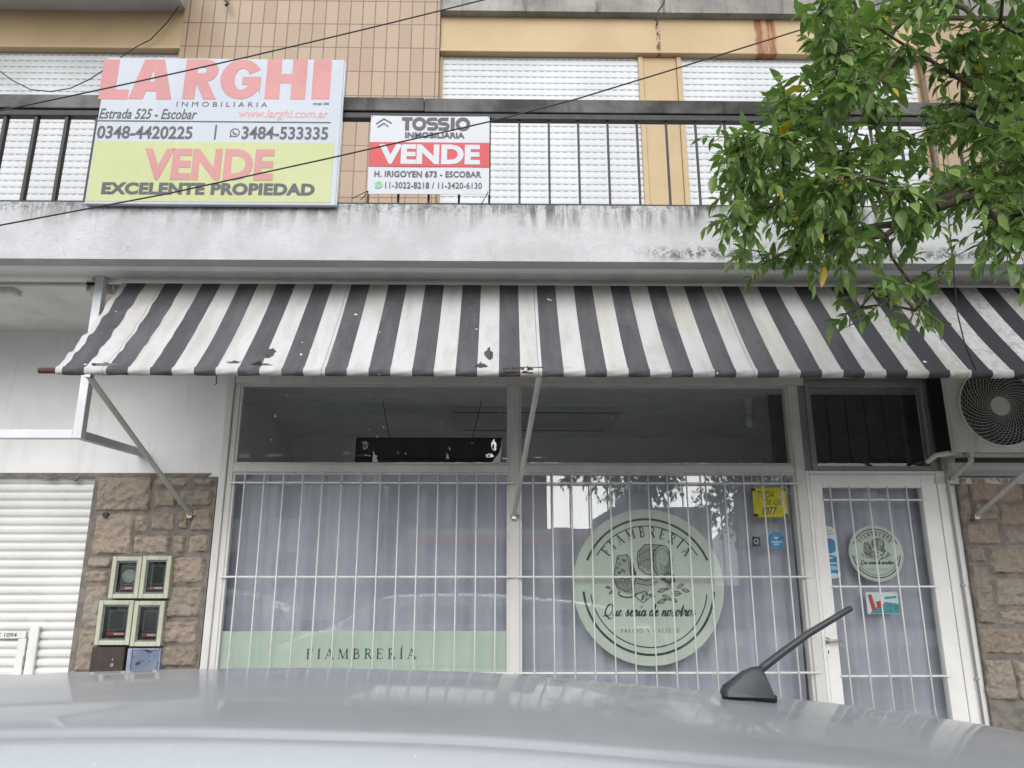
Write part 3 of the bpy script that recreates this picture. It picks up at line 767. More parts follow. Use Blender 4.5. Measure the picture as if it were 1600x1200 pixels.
# transom light over the door (grey frame)
TW = MB(); x0, x1, z0, z1 = 2.603, 3.66, 2.46, 3.235
TW.bbox(x0, x0 + .045, -0.02, 0.06, z0, z1); TW.bbox(x1 - .05, x1, -0.02, 0.06, z0, z1)
TW.bbox(x0 + .0455, x1 - .0505, -0.018, 0.06, z0, z0 + .04); TW.bbox(x0 + .0455, x1 - .0505, -0.018, 0.06, z1 - .05, z1)
TW.box(2.536, 2.6025, 0.0, 0.1, z0, TOPZ - .08); TW.box(3.661, 3.71, 0.01, 0.1, 2.46, TOPZ)
TW.box(2.603, 3.66, 0.0, 0.1, z1 + .001, TOPZ)
tw = TW.build('transom_window', 'frame_dark', B)
MB().box(x0 + .046, x1 - .051, 0.02, 0.026, z0 + .041, z1 - .051).build('pane', 'glass', tw)

# door
DR = thing('door', None, None); DR.parent = B; DR.location = (-0.7, 0, 0)
for a in ('label', 'category'):
    if a in DR: del DR[a]
gx0, gx1, gz0, gz1 = 2.665, 3.495, 0.30, 2.318
m = MB()
m.bbox(2.565, gx0, -0.022, 0.05, 0.02, 2.43, .005); m.bbox(gx1, 3.625, -0.022, 0.05, 0.02, 2.43, .005)
m.bbox(gx0 + .0005, gx1 - .0005, -0.021, 0.05, gz1, 2.43, .005); m.bbox(gx0 + .0005, gx1 - .0005, -0.021, 0.05, 0.02, gz0, .005)
m.build('leaf_frame', 'door_white', DR)
m = MB(); m.bbox(2.5355, 2.562, -0.03, 0.1, 0.0, 2.459); m.bbox(3.628, 3.71, -0.03, 0.1, 0.0, 2.459); m.bbox(2.5625, 3.6275, -0.026, 0.1, 2.433, 2.4585); m.build('door_frame', 'door_white', DR)
MB().box(gx0, gx1, 0.01, 0.016, gz0, gz1).build('pane', 'glass', DR)
h = P(1293, 1001, -0.03)
m = MB(); m.tube([(h.x, -0.022, h.z), (h.x, -0.075, h.z)], 0.011, 10); m.tube([(h.x, -0.072, h.z), (h.x + .05, -0.078, h.z + .002), (h.x + .115, -0.07, h.z - .004)], [0.011, 0.010, 0.007], 10); m.disc((h.x, h.z), 0.026, -0.027, 0.006, 20)
m.build('handle', 'steel', DR, autosmooth=40)
m = MB(); m.bbox(h.x - .018, h.x + .018, -0.026, -0.0215, h.z - .125, h.z - .055, .002); lk = m.build('lock_plate', 'door_white', DR)
m = MB(); m.disc((h.x, h.z - .08), 0.006, -0.0275, 0.001, 12); m.box(h.x - .003, h.x + .003, -0.0275, -0.0265, h.z - .1, h.z - .08); m.build('keyhole', 'black', lk)

# ------------------------------------------------------------------ security grilles
def grille(label, x0, x1, z0, z1, first, n, rails, loc):
    g = thing('window_grille', label, 'grille', loc, 'white bar grilles of the shop front')
    b0 = MB().tube([(first, -0.055, z0), (first, -0.055, z1)], 0.0061, 8).build('bar', 'bars', g, smooth=True)
    for i in range(1, n): copy_part(b0, g, (0.1583 * i, 0, 0))
    for z in rails: MB().bar((x0, -0.0415, z), (x1, -0.0415, z), 0.011, 0.013).build('rail', 'bars', g)
    return g
RZ = (2.349, 1.601, 0.878)
g1 = grille('wide white bar grille over the left window pane with the green band', -2.24, 0.10, 0.32, 2.445, P(382, 755, -.055).x, 14, RZ, (-1.07, -0.05, 0.3))
g2 = grille('wide white bar grille over the middle pane with the big round emblem', 0.12, 2.49, 0.32, 2.445, P(833, 755, -.055).x, 14, RZ, (1.3, -0.05, 0.3))
g3 = grille('narrow white bar grille on the glass of the shop door', 2.655, 3.51, 0.28, 2.33, P(1297, 764, -.055).x, 5, (2.215, 1.525, 0.852), (3.08, -0.05, 0.3))

# ------------------------------------------------------------------ curtains
def curtain(label, x0, x1, z0, z1, y, seed):
    rnd = random.Random(seed); n = int((x1 - x0) / 0.02); nz = 24
    ph = [rnd.uniform(0, 6.28) for _ in range(4)]
    m = MB(); vs = []
    for i in range(n + 1):
        x = x0 + (x1 - x0) * i / n
        for j in range(nz + 1):
            v = j / nz; z = z0 + (z1 - z0) * v
            t = x + 0.03 * math.sin(3 * v + ph[0]) * (1 - v)
            f = 0.029 * math.sin(t * 21 + ph[0] + 1.2 * math.sin(t * 3.1 + ph[1])) + 0.018 * math.sin(t * 11 + ph[2]) + 0.007 * math.sin(t * 57 + ph[3] + 2 * v)
            vs.append((x, y + f * (0.75 + 0.35 * (1 - v)), z))
    m.add(vs, [(i * (nz + 1) + j, (i + 1) * (nz + 1) + j, (i + 1) * (nz + 1) + j + 1, i * (nz + 1) + j + 1) for i in range(n) for j in range(nz)])
    return tag(m.build('curtain', 'curtain', smooth=True), label, 'curtain', 'curtains behind the shop front')
curtain('wide lavender curtain hanging behind the left window pane', -2.25, 0.10, 0.25, 2.455, 0.20, 1)
curtain('wide lavender curtain hanging behind the middle pane with the big round emblem', 0.12, 2.47, 0.25, 2.455, 0.20, 2)
curtain('narrow lavender curtain hanging behind the glass of the door', 2.6, 3.58, 0.2, 2.37, 0.14, 3)

# ------------------------------------------------------------------ vinyls and stickers on the glass
YB = 0.034
X0, X1, Z0, Z1 = RECT(338, 986, 795, 1046, YB)
gb = tag(MB().box(-2.204, 0.041, YB, YB + .002, 0.62, Z1).build('vinyl_band', 'band_green'), 'pale green vinyl band with dark serif lettering along the bottom of the left window pane', 'window vinyl')
rc = RECT(478, 1013.5, 650.5, 1029.5, YB); m = MB(); S = 'FIAMBRER\u00cdA'; L_ = roman_len(S, .34); hh = rc[3] - rc[2]
roman(m, S, YB - .002, lambda u, v: (rc[0] + u / L_ * (rc[1] - rc[0]), rc[2] + v * hh), .34); m.build('lettering', 'ink', gb)

def cheese_art(parent, C, rad, y, wk=1.0):
    """engraving of a cheese wheel, a wedge with holes, ham and herbs; units are emblem radii"""
    def q(u, v): return (C[0] + u * rad, C[1] + v * rad)
    T = lambda pts: [q(*p) for p in pts]
    g = MB(); d = MB(); l = MB(); i = [0]
    def st(mb, pts, wd):
        i[0] += 1; mb.ribbon(T(pts), wd * rad * wk, y - 0.0012 - 0.00012 * (i[0] % 9))
    # wheel: side, face
    g.poly(T([(-.12, .44), (-.02, .53), (.2, .525), (.27, .46)] + arc(.2, .31, .13, .21, 60, -90, 10) + [(0, .15), (-.12, .22)]), y - .0004)
    st(d, arc(.2, .31, .13, .21, 0, 352, 26), .016); st(d, arc(.2, .31, .10, .17, 0, 352, 22), .008)
    st(d, [(-.12, .22), (-.135, .34), (-.12, .44), (-.02, .53), (.2, .525)], .015); st(d, [(-.12, .22), (-.03, .15), (.17, .105)], .014)
    for a in range(11): st(d, [(-.115 + a * .018, .24 - a * .007 + (a % 3) * .01), (-.10 + a * .02, .46 + a * .006)], .007)
    st(d, [(-.13, .38), (.02, .46), (.12, .45)], .01); st(d, [(-.13, .29), (.0, .34), (.09, .31)], .01)
    for a in range(7): st(d, arc(.2, .31, .03 + .010 * a, .05 + .018 * a, 200 + 9 * a, 300 + 12 * a, 6), .006)
    d.poly(T([(.27, .45), (.33, .36), (.335, .25), (.29, .14), (.30, .26), (.29, .36)]), y - .0009)
    # wedge with holes
    g.poly(T([(-.40, .38), (-.27, .40), (-.23, .12), (-.32, .10), (-.45, .14)]), y - .0006)
    st(d, [(-.40, .38), (-.27, .40), (-.20, .30), (-.16, .12), (-.30, .08), (-.45, .14), (-.40, .38)], .013)
    st(d, [(-.27, .40), (-.23, .12)], .010)
    rnd = random.Random(4)
    for a in range(12):
        u = rnd.uniform(-.41, -.29); v = rnd.uniform(.14, .36); st(d, arc(u, v, .012, .014, 0, 340, 6), .012)
    for a in range(6): st(d, [(-.22 + a * .012, .12 + a * .004), (-.235 + a * .014, .33 - a * .03)], .012)
    # cured meats and bread in front
    g.poly(T([(-.47, .08), (-.40, .12), (-.2, .06), (.0, .10), (.1, .02), (-.02, -.10), (-.22, -.12), (-.40, -.08)]), y - .0002)
    st(d, [(-.46, .10), (-.42, -.02), (-.30, -.08), (-.20, -.02), (-.16, .10)], .014); st(d, arc(-.28, -.1, .12, .05, 150, 370, 14), .022)
    for a in range(12): st(d, [(-.45 + a * .022, .09 - .02 * (a % 3)), (-.41 + a * .019, -.03 - .008 * a)], .008)
    st(d, [(-.16, .10), (-.02, .06), (.10, .11), (.22, .12)], .014); st(d, [(-.16, .03), (0, 0), (.12, .05)], .012)
    d.poly(T([(.16, .08), (.26, .19), (.35, .14), (.36, .05), (.26, .02)]), y - .0007)
    g.poly(T([(.22, .10), (.27, .15), (.31, .12), (.28, .06)]), y - .0013)
    # crackers
    st(d, [(-.2, -.12), (-.05, -.07), (.02, -.14), (-.08, -.22), (-.2, -.12)], .012)
    for a in range(10): st(d, arc(rnd.uniform(-.15, -.02), rnd.uniform(-.18, -.09), .012, .012, 0, 330, 5), .010)
    # leaves
    for (u, v, ang, ln) in ((.12, -.08, 20, .12), (.18, -.12, -30, .13), (.24, -.06, 60, .1), (.30, -.1, 0, .13), (.38, -.03, 30, .1), (.44, -.05, -15, .1), (.22, -.18, 200, .12), (.32, -.16, -50, .07), (-.5, -.03, 170, .07), (-.47, -.06, 220, .07), (.08, -.14, 160, .08)):
        c, s_ = math.cos(R(ang)), math.sin(R(ang))
        lf = [(0, 0), (.3, .2), (.65, .2), (1, 0), (.65, -.2), (.3, -.2), (0, 0)]
        pts = [(u + ln * (a * c - b * s_), v + ln * (a * s_ + b * c)) for a, b in lf]
        st(d, pts, .010); st(d, [pts[0], pts[3]], .008)
        if ln > .11: g.poly(T(pts[:-1]), y - .0003)
    g.build('engraving_tone', 'grey_tone', parent); d.build('engraving_line', 'mid_tone', parent)

# joined-up script letters (x height 1, ascender 2)
CUR = {
 'Q': [[(1.5, 1.6), (1.1, 2.1), (.5, 1.9), (.1, 1.1), (.2, .3), (.7, -.05), (1.3, .4), (1.55, 1.2), (1.4, 1.9), (1.0, 2.15)], [(-.2, -.1), (.3, .25), (.8, -.1), (1.3, -.5), (1.9, -.3)]],
 'u': [[(0, .5), (.25, 1), (.2, .4), (.35, 0), (.7, .3), (.9, 1), (.85, .35), (1.0, 0), (1.25, .35)]],
 'e': [[(0, .35), (.45, .55), (.65, .85), (.45, 1.02), (.2, .7), (.2, .2), (.5, 0), (.95, .35)]],
 's': [[(0, .2), (.3, .7), (.45, 1.1), (.5, .7), (.65, .3), (.4, 0), (.1, .1)], [(.62, .25), (1.0, .4)]],
 'r': [[(0, .3), (.3, 1.05), (.4, .85), (.65, .9), (.6, .3), (.75, 0), (1.0, .35)]],
 '\u00ed': [[(0, .4), (.25, 1), (.2, .35), (.35, 0), (.65, .35)], [(.35, 1.4), (.6, 1.8)]],
 'a': [[(.75, .85), (.45, 1), (.12, .6), (.15, .1), (.45, .05), (.75, .6), (.82, 1), (.78, .3), (.92, 0), (1.2, .35)]],
 'd': [[(.75, .85), (.45, 1), (.12, .6), (.15, .1), (.45, .05), (.75, .6), (1.0, 2.1), (.8, .4), (.92, 0), (1.2, .35)]],
 'n': [[(0, .4), (.2, 1), (.18, .4), (.15, 0), (.35, .7), (.6, 1), (.72, .7), (.7, .2), (.85, 0), (1.1, .35)]],
 'o': [[(.6, .95), (.3, 1), (.1, .55), (.2, .08), (.5, .05), (.72, .45), (.65, .9), (.75, .8), (1.0, .9)]],
 't': [[(0, .4), (.3, 1.1), (.5, 1.8), (.35, .6), (.4, 0), (.75, .35)], [(.1, 1.15), (.75, 1.2)]],
}
ADV = {'Q': 1.75, 'u': 1.2, 'e': .88, 's': .95, 'r': .95, '\u00ed': .65, 'a': 1.12, 'd': 1.12, 'n': 1.1, 'o': .9, 't': .72, ' ': .7}
def script(mb, s, rect, y, wd):
    X0, X1, Z0, Z1 = rect; tot = sum(ADV[c] for c in s); x = 0; k_ = 0
    for ch in s:
        for stq in CUR.get(ch, []):
            pts = spline([(x + a + .28 * b, b) for a, b in stq], 4)
            q_ = [(X0 + p[0] / tot * (X1 - X0), Z0 + p[1] / 2.1 * (Z1 - Z0)) for p in pts]
            ws = []
            for i in range(len(q_)):
                a, b = q_[max(0, i - 1)], q_[min(len(q_) - 1, i + 1)]
                ws.append(wd * (1.35 if b[1] < a[1] - abs(b[0] - a[0]) * .4 else 0.65))
            mb.ribbon(q_, ws, y - .0002 * (k_ % 7)); k_ += 1
        x += ADV[ch]
    return mb

def emblem(label, C, rad, y, wk=1.0):
    e = tag(MB().disc(C, rad, y, 0.004, 96).build('round_emblem', 'logo_green'), label, 'shop emblem', 'round green emblems of the shop')
    m = MB(); yy = y - .0015
    for k_, (rr, wd, a0, a1) in enumerate(((.865, .030, 22, 158), (.865, .030, 185, 355), (.775, .010, 30, 150), (.775, .010, 188, 352))):
        m.ribbon([(C[0] + rad * rr * math.cos(R(a0 + (a1 - a0) * i / 60)), C[1] + rad * rr * math.sin(R(a0 + (a1 - a0) * i / 60))) for i in range(61)], wd * rad * (wk if wd > .02 else 1.5 * wk), yy)
    m.build('ring', 'ink', e)
    m = MB(); L2 = roman_len(S, .5); h_ = .135 * rad; r0 = .63 * rad; span = R(108)
    def pl(u, v):
        a = math.pi / 2 + span / 2 - u / L2 * span; r_ = r0 + v * h_; return (C[0] + r_ * math.cos(a), C[1] + r_ * math.sin(a))
    roman(m, S, yy - .0003, pl, .5, 1.15 * wk); m.build('lettering', 'ink', e)
    m = MB(); script(m, 'Que ser\u00eda de nosotros', (C[0] - .60 * rad, C[0] + .60 * rad, C[1] - .385 * rad, C[1] - .235 * rad), yy - .0003, .017 * rad * wk)
    m.build('script_lettering', 'ink', e)
    m = MB(); s3 = 'PRECIO Y CALIDAD'; L3 = roman_len(s3, .32)
    roman(m, s3, yy - .0003, lambda u, v: (C[0] + (u / L3 - .5) * .77 * rad, C[1] - .59 * rad + v * .048 * rad), .32, 1.2 * wk); m.build('small_lettering', 'mid_tone', e)
    cheese_art(e, C, rad, yy, wk)
    return e
c0 = P(1013, 915, .05); emblem('large round pale green emblem with cheese engraving in the middle shop window pane', (c0.x, c0.z), 0.613, 0.044)
c0 = P(1369, 864.5, .022); emblem('small round pale green emblem with cheese engraving on the glass of the door', (c0.x, c0.z), 0.225, 0.0215, 1.2)

def sheet(name, mat, rc, y, th=.0015, parent=None): return MB().box(rc[0], rc[1], y, y + th, rc[2], rc[3]).build(name, mat, parent)
# yellow hand-written card, taped
rc = RECT(1177, 762, 1230, 808, YB)
ycard = tag(sheet('paper_notice', 'yellow_card', rc, YB), 'yellow card with hand written black text taped high in the window beside the door', 'notice')
W_, H_ = rc[1] - rc[0], rc[3] - rc[2]
def sub(a, b, c, d): return (rc[0] + a * W_, rc[0] + b * W_, rc[2] + c * H_, rc[2] + d * H_)
letters('TODA', sub(.14, .62, .66, .88), YB - .0015, 'ink', ycard, .0, .25); letters('DE CR', sub(.30, .82, .42, .60), YB - .0015, 'ink', ycard, .0, .35); letters('1077', sub(.24, .68, .08, .34), YB - .0015, 'ink', ycard, .015, .25)
m = MB()
for a, b in ((.02, .03), (.9, .02), (.0, .9), (.9, .9)):
    m.box(rc[0] + a * W_ - .012, rc[0] + a * W_ + .026, YB - .001, YB, rc[2] + b * H_ - .004, rc[2] + b * H_ + .02)
m.build('tape', 'black', ycard)
rc = RECT(1175.5, 838.5, 1187.5, 854, YB)
st_ = tag(sheet('sticker', 'ink', rc, YB), 'tiny black square sticker with a pale swirl on the middle window pane', 'sticker')
cx, cz = (rc[0] + rc[1]) / 2, (rc[2] + rc[3]) / 2
MB().ribbon(arc(cx, cz, .017, .02, -60, 200, 14) + [(cx - .004, cz - .018)] + [(cx + .006, cz - .004)], .006, YB - .001).build('swirl', 'white_sticker', st_)
c0 = P(1213, 845, YB)
st_ = tag(MB().disc((c0.x, c0.z), 0.070, YB, .0015, 40).build('sticker', 'blue_sticker'), 'round blue sticker with a white arrow on the window beside the door', 'sticker')
m = MB(); m.poly([(c0.x - .026, c0.z + .030), (c0.x + .026, c0.z + .030), (c0.x, c0.z + .010)], YB - .0012, .001)
for a, wd in ((-.008, .04), (-.028, .022)):
    x = c0.x - wd
    while x < c0.x + wd: m.box(x, x + .008, YB - .0012, YB - .0002, c0.z + a - .007, c0.z + a + .007); x += .011
m.build('print', 'white_sticker', st_)
# tall rounded sticker on the door
YD = 0.0195
X0, X1, Z0, Z1 = RECT(1283, 822, 1310, 904, YD); r_ = (X1 - X0) / 2; cx = (X0 + X1) / 2
st_ = tag(MB().poly(arc(cx, Z1 - r_, r_, r_, 0, 180, 16) + arc(cx, Z0 + r_ * .4, r_, r_ * .4, 180, 360, 12), YD, .0015).build('sticker', 'white_sticker'), 'tall white rounded sticker with two blue ovals at the left edge of the door glass', 'sticker')
m = MB(); H_ = Z1 - Z0
m.poly(arc(cx, Z0 + .62 * H_, r_ * .93, .145 * H_, 0, 352, 26), YD - .0012, .001); m.poly(arc(cx, Z0 + .33 * H_, r_ * .93, .115 * H_, 90, 270, 12) + [(cx - r_ * .93, Z0 + .12 * H_)][:1] + [(cx - r_ * .93, Z0 + .10 * H_), (cx + r_ * .93, Z0 + .10 * H_)] + arc(cx, Z0 + .33 * H_, r_ * .93, .115 * H_, 0, 90, 8), YD - .0012, .001)
m.build('blue_print', 'blue_sticker', st_)
m = MB(); m.poly([(cx - .028, Z0 + .405 * H_), (cx + .028, Z0 + .405 * H_), (cx, Z0 + .365 * H_)], YD - .0026, .001)
for a in (.27, .20, .16):
    x = cx - .05
    while x < cx + .05: m.box(x, x + .009, YD - .0026, YD - .0016, Z0 + a * H_, Z0 + (a + .035) * H_); x += .0125
m.build('white_print', 'white_sticker', st_)
m = MB(); m.ribbon([(cx - .012, Z0 + .53 * H_), (cx - .03, Z0 + .57 * H_), (cx - .026, Z0 + .70 * H_), (cx + .02, Z0 + .71 * H_)], .012, YD - .0026)
m.build('red_print', 'red_print', st_)
m = MB(); m.box(cx - .04, cx + .04, YD - .002, YD - .001, Z0 + .84 * H_, Z0 + .855 * H_); m.box(cx - .03, cx + .03, YD - .002, YD - .001, Z0 + .90 * H_, Z0 + .915 * H_); m.build('grey_print', 'pipe', st_)
# promotional card
rc = RECT(1354, 925, 1404, 959, YD); W_, H_ = rc[1] - rc[0], rc[3] - rc[2]
card = tag(sheet('flyer', 'white_sticker', rc, YD), 'small red and teal printed flyer below the emblem on the door glass', 'flyer')
m = MB(); m.poly([(rc[0] + .02, rc[2] + .02 * H_), (rc[1], rc[2] + .02 * H_), (rc[1], rc[2] + .45 * H_), (rc[0] + .6 * W_, rc[2] + .55 * H_), (rc[0] + .45 * W_, rc[2] + .40 * H_), (rc[0] + .05, rc[2] + .22 * H_)], YD - .0012, .001); m.poly([(rc[0] + .58 * W_, rc[2] + .66 * H_), (rc[0] + .95 * W_, rc[2] + .72 * H_), (rc[0] + .95 * W_, rc[2] + .82 * H_), (rc[0] + .58 * W_, rc[2] + .78 * H_)], YD - .0012, .001)
m.build('teal_print', 'teal', card)
m = MB(); m.poly([(rc[0] + .06 * W_, rc[2] + .86 * H_), (rc[0] + .18 * W_, rc[2] + .9 * H_), (rc[0] + .28 * W_, rc[2] + .16 * H_), (rc[0] + .15 * W_, rc[2] + .12 * H_)], YD - .0026, .001); m.poly([(rc[0] + .3 * W_, rc[2] + .55 * H_), (rc[0] + .48 * W_, rc[2] + .62 * H_), (rc[0] + .46 * W_, rc[2] + .3 * H_), (rc[0] + .33 * W_, rc[2] + .24 * H_)], YD - .0026, .001); m.build('red_print', 'red_print', card)

# torn paper remains stuck on the upper glass
fl = MB(); rnd = random.Random(12)
for i in range(26):
    x, z = rnd.uniform(-2.1, 2.3), rnd.uniform(2.55, 3.15); a = rnd.uniform(.003, .009)
    fl.poly([(x + a * math.cos(t + rnd.uniform(-.4, .4)), z + a * 1.3 * math.sin(t)) for t in (0, 1.2, 2.4, 3.6, 5)], 0.0205, .0005)
for px, py, a in ((587, 713, .05), (700, 712, .028), (634, 708, .012), (703, 700, .016), (622, 707, .01)):
    q = P(px, py, .02); fl.poly([(q.x - a * .5, q.z - a), (q.x + a * .45, q.z - a * .9), (q.x + a * .1, q.z - a * .2), (q.x + a * .3, q.z + a * .1), (q.x - a * .1, q.z + .2 * a), (q.x - a * .45, q.z + a)], .0205, .0005)
q = P(778, 708, .02); fl.poly([(q.x - .06, q.z - .09), (q.x + .02, q.z - .09), (q.x + .035, q.z + .1), (q.x + .01, q.z - .0)], .0205, .0005)
fl.build('paper_remnant', 'white_sticker', SW)

# ------------------------------------------------------------------ things hanging inside the shop
pp = P(670, 706, 1.0); a_ = P(558, 706, 1.0); b_ = P(783, 706, 1.0)
ht = thing('perforated_screen', 'black perforated screen hanging on two wires behind the upper left glass', 'screen', (pp.x, 1.0, pp.z))
zt = P(670, 687, 1.0).z
MB().bbox(a_.x, b_.x, .99, 1.03, zt - .36, zt, .004).build('panel', 'perforated', ht)
m = MB(); m.box(a_.x - .01, b_.x + .01, .985, 1.035, zt + .0005, zt + .018); m.box(a_.x - .014, a_.x - .0005, .985, 1.035, zt - .36, zt); m.build('rim', 'black', ht)
for u, u2 in ((.22, .16), (.80, .86)):
    MB().tube([(a_.x + u * (b_.x - a_.x), 1.01, zt + .018), (a_.x + u2 * (b_.x - a_.x), 1.01, 3.29)], .004, 5).build('wire', 'black', ht)
lp = P(1171, 640, 0.9)
lt = thing('hanging_lamp', 'unlit bulb in a small pale socket hanging inside the upper right glass', 'lamp', (lp.x, .9, 3.29))
m = MB(); m.tube([(lp.x, .9, 3.29), (lp.x, .9, 3.27), (lp.x, .9, 3.2), (lp.x, .9, 3.14)], [.06, .06, .035, .03], 14); m.build('socket', 'frame', lt, autosmooth=40)
m = MB(); m.tube([(lp.x, .9, 3.139), (lp.x, .9, 3.10), (lp.x, .9, 3.05), (lp.x, .9, 3.01), (lp.x, .9, 3.0)], [.02, .04, .052, .035, .008], 14); m.build('bulb', 'lamp_clear', lt, smooth=True)
q0, q1 = P(705, 640, 1.7), P(965, 640, 1.7)
cp = thing('ceiling_lamp', 'flat rectangular lamp panel under the slatted ceiling behind the glass', 'ceiling lamp', ((q0.x + q1.x) / 2, 1.9, 3.29))
MB().bbox(q0.x, q1.x, 1.3, 2.4, 3.25, 3.289, .005).build('panel', 'frame', cp); m = MB()
m.box(q0.x + .05, q1.x - .05, 1.35, 1.37, 3.246, 3.2495); m.box(q0.x + .05, q1.x - .05, 2.33, 2.35, 3.246, 3.2495); m.build('groove', 'black', cp)

# ------------------------------------------------------------------ awning
YT, YF = -1.18, -1.77
AX0, AX1 = -2.72, 5.6
AW = thing('awning', 'torn grey and white striped canvas awning over the shop window on three drop arms', 'awning', (0.7, -1.2, 3.6))
zt_, zb_ = 3.634, 2.845
def fab(x, v):
    """v 0 at roller, 1 at front bar"""
    y = YT + (YF + .0 - YT) * v; z = zt_ + (zb_ - zt_) * v
    sag = math.sin(math.pi * v)
    z -= 0.035 * sag + 0.012 * sag * math.sin(x * 2.1) ; y -= 0.012 * sag
    el = max(0, 1 - (x - AX0) / 0.9)
    wr = (math.sin(v * 30 + x * 13 + 1.5 * math.sin(x * 5)) * 0.007 + math.sin(v * 55 - x * 16) * .005 * v) * el ** 1.3 * min(1, sag * 1.6)
    wr += 0.004 * math.sin(x * 9 + v * 3) * sag + 0.006 * math.exp(-((x + .02) / .25) ** 2) * math.sin(v * 38) * v
    wr += 0.0035 * math.sin(x * 23.6) * sag
    return (x, y - wr, z + wr * 0.6)
NX, NV = 900, 80
holes = []
def hole(px, py, rx, ry, seed): 
    # centre in canvas coordinates from its place on the slope
    v = (py - 443) / (578 - 443); v = v * 1.05 - .03
    yy = YT + (YF - YT) * v; holes.append((P(px, py, yy).x, v, rx, ry, seed))
hole(764, 553, .030, .075, 1); hole(752, 571, .040, .025, 2); hole(423, 553, .030, .055, 3); hole(407, 571, .07, .012, 4); hole(820, 574, .10, .020, 5); hole(845, 576, .04, .02, 11); hole(160, 571, .10, .020, 6); hole(885, 576, .05, .016, 7); hole(590, 576, .06, .010, 8); hole(365, 567, .05, .014, 9); hole(955, 577, .04, .012, 10)
from mathutils import noise as mnoise
m = MB(); vs = [fab(AX0 + (AX1 - AX0) * i / NX, j / NV) for i in range(NX + 1) for j in range(NV + 1)]
fs = []
for i in range(NX):
    for j in range(NV):
        x = AX0 + (AX1 - AX0) * (i + .5) / NX; v = (j + .5) / NV; cut = False
        for hx, hv, rx, ry, sd_ in holes:
            n_ = mnoise.noise((x * 28, v * 22, sd_ * 3.3)) * .8 + mnoise.noise((x * 90, v * 70, sd_)) * .35
            if ((x - hx) / rx) ** 2 + ((v - hv) / ry) ** 2 < 1 + n_: cut = True; break
        if not cut: a = i * (NV + 1) + j; fs.append((a, a + NV + 1, a + NV + 2, a + 1))
m.add(vs, fs)
cv = m.build('canvas', 'canvas', AW, smooth=True)
# curled flaps round the tears
for hx, hv, rx, ry, sd_ in holes[:4]:
    m = MB()
    p0 = Vector(fab(hx - rx * .9, hv + ry * .2)); p1 = Vector(fab(hx + rx * .2, hv + ry * .9)); p2 = Vector(fab(hx - rx * .1, hv - ry * .5))
    nn = Vector((0, -.8, .6)); g_ = []
    for i in range(7):
        t = i / 6; a = p0.lerp(p1, t); b = p0.lerp(p2, t)
        for j in range(5):
            s_ = j / 4; q = a.lerp(b, s_ * .8) + nn * (0.035 * math.sin(s_ * 2.2) * t); g_.append(q)
    m.add(g_, [(i * 5 + j, (i + 1) * 5 + j, (i + 1) * 5 + j + 1, i * 5 + j + 1) for i in range(6) for j in range(4)])
    m.build('torn_flap', 'canvas', cv, smooth=True)
# hem round the front bar
m = MB(); N = 14; vs = []
for i in range(NX + 1):
    x = AX0 + (AX1 - AX0) * i / NX
    for j in range(N + 1):
        a = R(70 + 215 * j / N); r_ = 0.027 + 0.0015 * math.sin(x * 31 + j)
        vs.append((x, YF + .006 + r_ * math.cos(a) * 1.0, 2.822 + r_ * math.sin(a)))
fs = []
for i in range(NX):
    x = AX0 + (AX1 - AX0) * i / NX
    for j in range(N):
        if j < 9 and (abs(x - .07) < .07 or abs(x - .16) < .03) and mnoise.noise((x * 40, j * .4, 1)) > -.15: continue
        fs.append((i * (N + 1) + j, (i + 1) * (N + 1) + j, (i + 1) * (N + 1) + j + 1, i * (N + 1) + j + 1))
m.add(vs, fs); m.build('hem', 'canvas', AW, smooth=True)
MB().tube([(-2.83, YF + .006, 2.822), (AX1 + .1, YF + .006, 2.822)], .019, 12).build('front_bar', 'rusty', AW, autosmooth=40)
rl = MB().tube([(-2.86, YT + .02, 3.594), (AX1 + .1, YT + .02, 3.594)], .036, 14).build('roller', plain('tan_roller', (0.34, 0.27, 0.19), 0.7, 0.3, 14), AW, autosmooth=40)
m = MB()
for i in range(3):
    x = -2.83 + i * .05; m.tube([(x + .022 * t / 8, YT + .02 + .0385 * math.cos(t * .785), 3.594 + .0385 * math.sin(t * .785)) for t in range(9)], .004, 5)
m.build('cord', 'frame', rl)
for x in (-2.90, AX1 + .12):
    m = MB(); m.bbox(x - .02, x + .03, YT - .03, YT + .09, 3.53, ZS + .03, .006); m.bbox(x - .05, x + .05, YT - .04, YT + .1, 3.60, ZS + .002, .004); m.tube([(x - .07, YT + .02, 3.594), (x + .05, YT + .02, 3.594)], .022, 10); m.build('wall_bracket', 'arm', AW)
def arm(u, l, r=.0185):
    u, l = Vector(u), Vector(l); d = (l - u).normalized()
    a_ = MB().tube([u, u + d * .04, u + d * .06, l - d * .03, l], [.014, .020, r, r, .012], 12).build('arm', 'arm', AW, autosmooth=40)
    m = MB(); m.bbox(u.x - .018, u.x + .018, u.y - .02, u.y + .02, u.z - .012, u.z + .03, .004); m.build('hinge', 'steel', a_)
    m = MB(); m.bbox(l.x - .02, l.x + .02, l.y - .02, l.y + .045, l.z - .03, l.z + .02, .004); m.tube([(l.x - .03, l.y, l.z), (l.x + .045, l.y, l.z)], .009, 8); m.build('pivot', 'steel', a_)
pu, pl_ = P(139, 588, -1.755), P(297, 804, -.07); arm(pu, pl_)
pu, pl_ = P(843, 586, -1.75), P(803, 806, -.05); arm(pu, pl_)
pl_ = P(1525, 806, -.07); arm((pl_.x + .05, -1.75, 2.80), pl_)
q = P(338, 587, -1.76)
MB().tube([(q.x, q.y, q.z + .01), (q.x + .003, q.y, q.z - .03), (q.x + .008, q.y, q.z - .05), (q.x - .004, q.y, q.z - .056)], .004, 6).build('hook', 'black', AW)

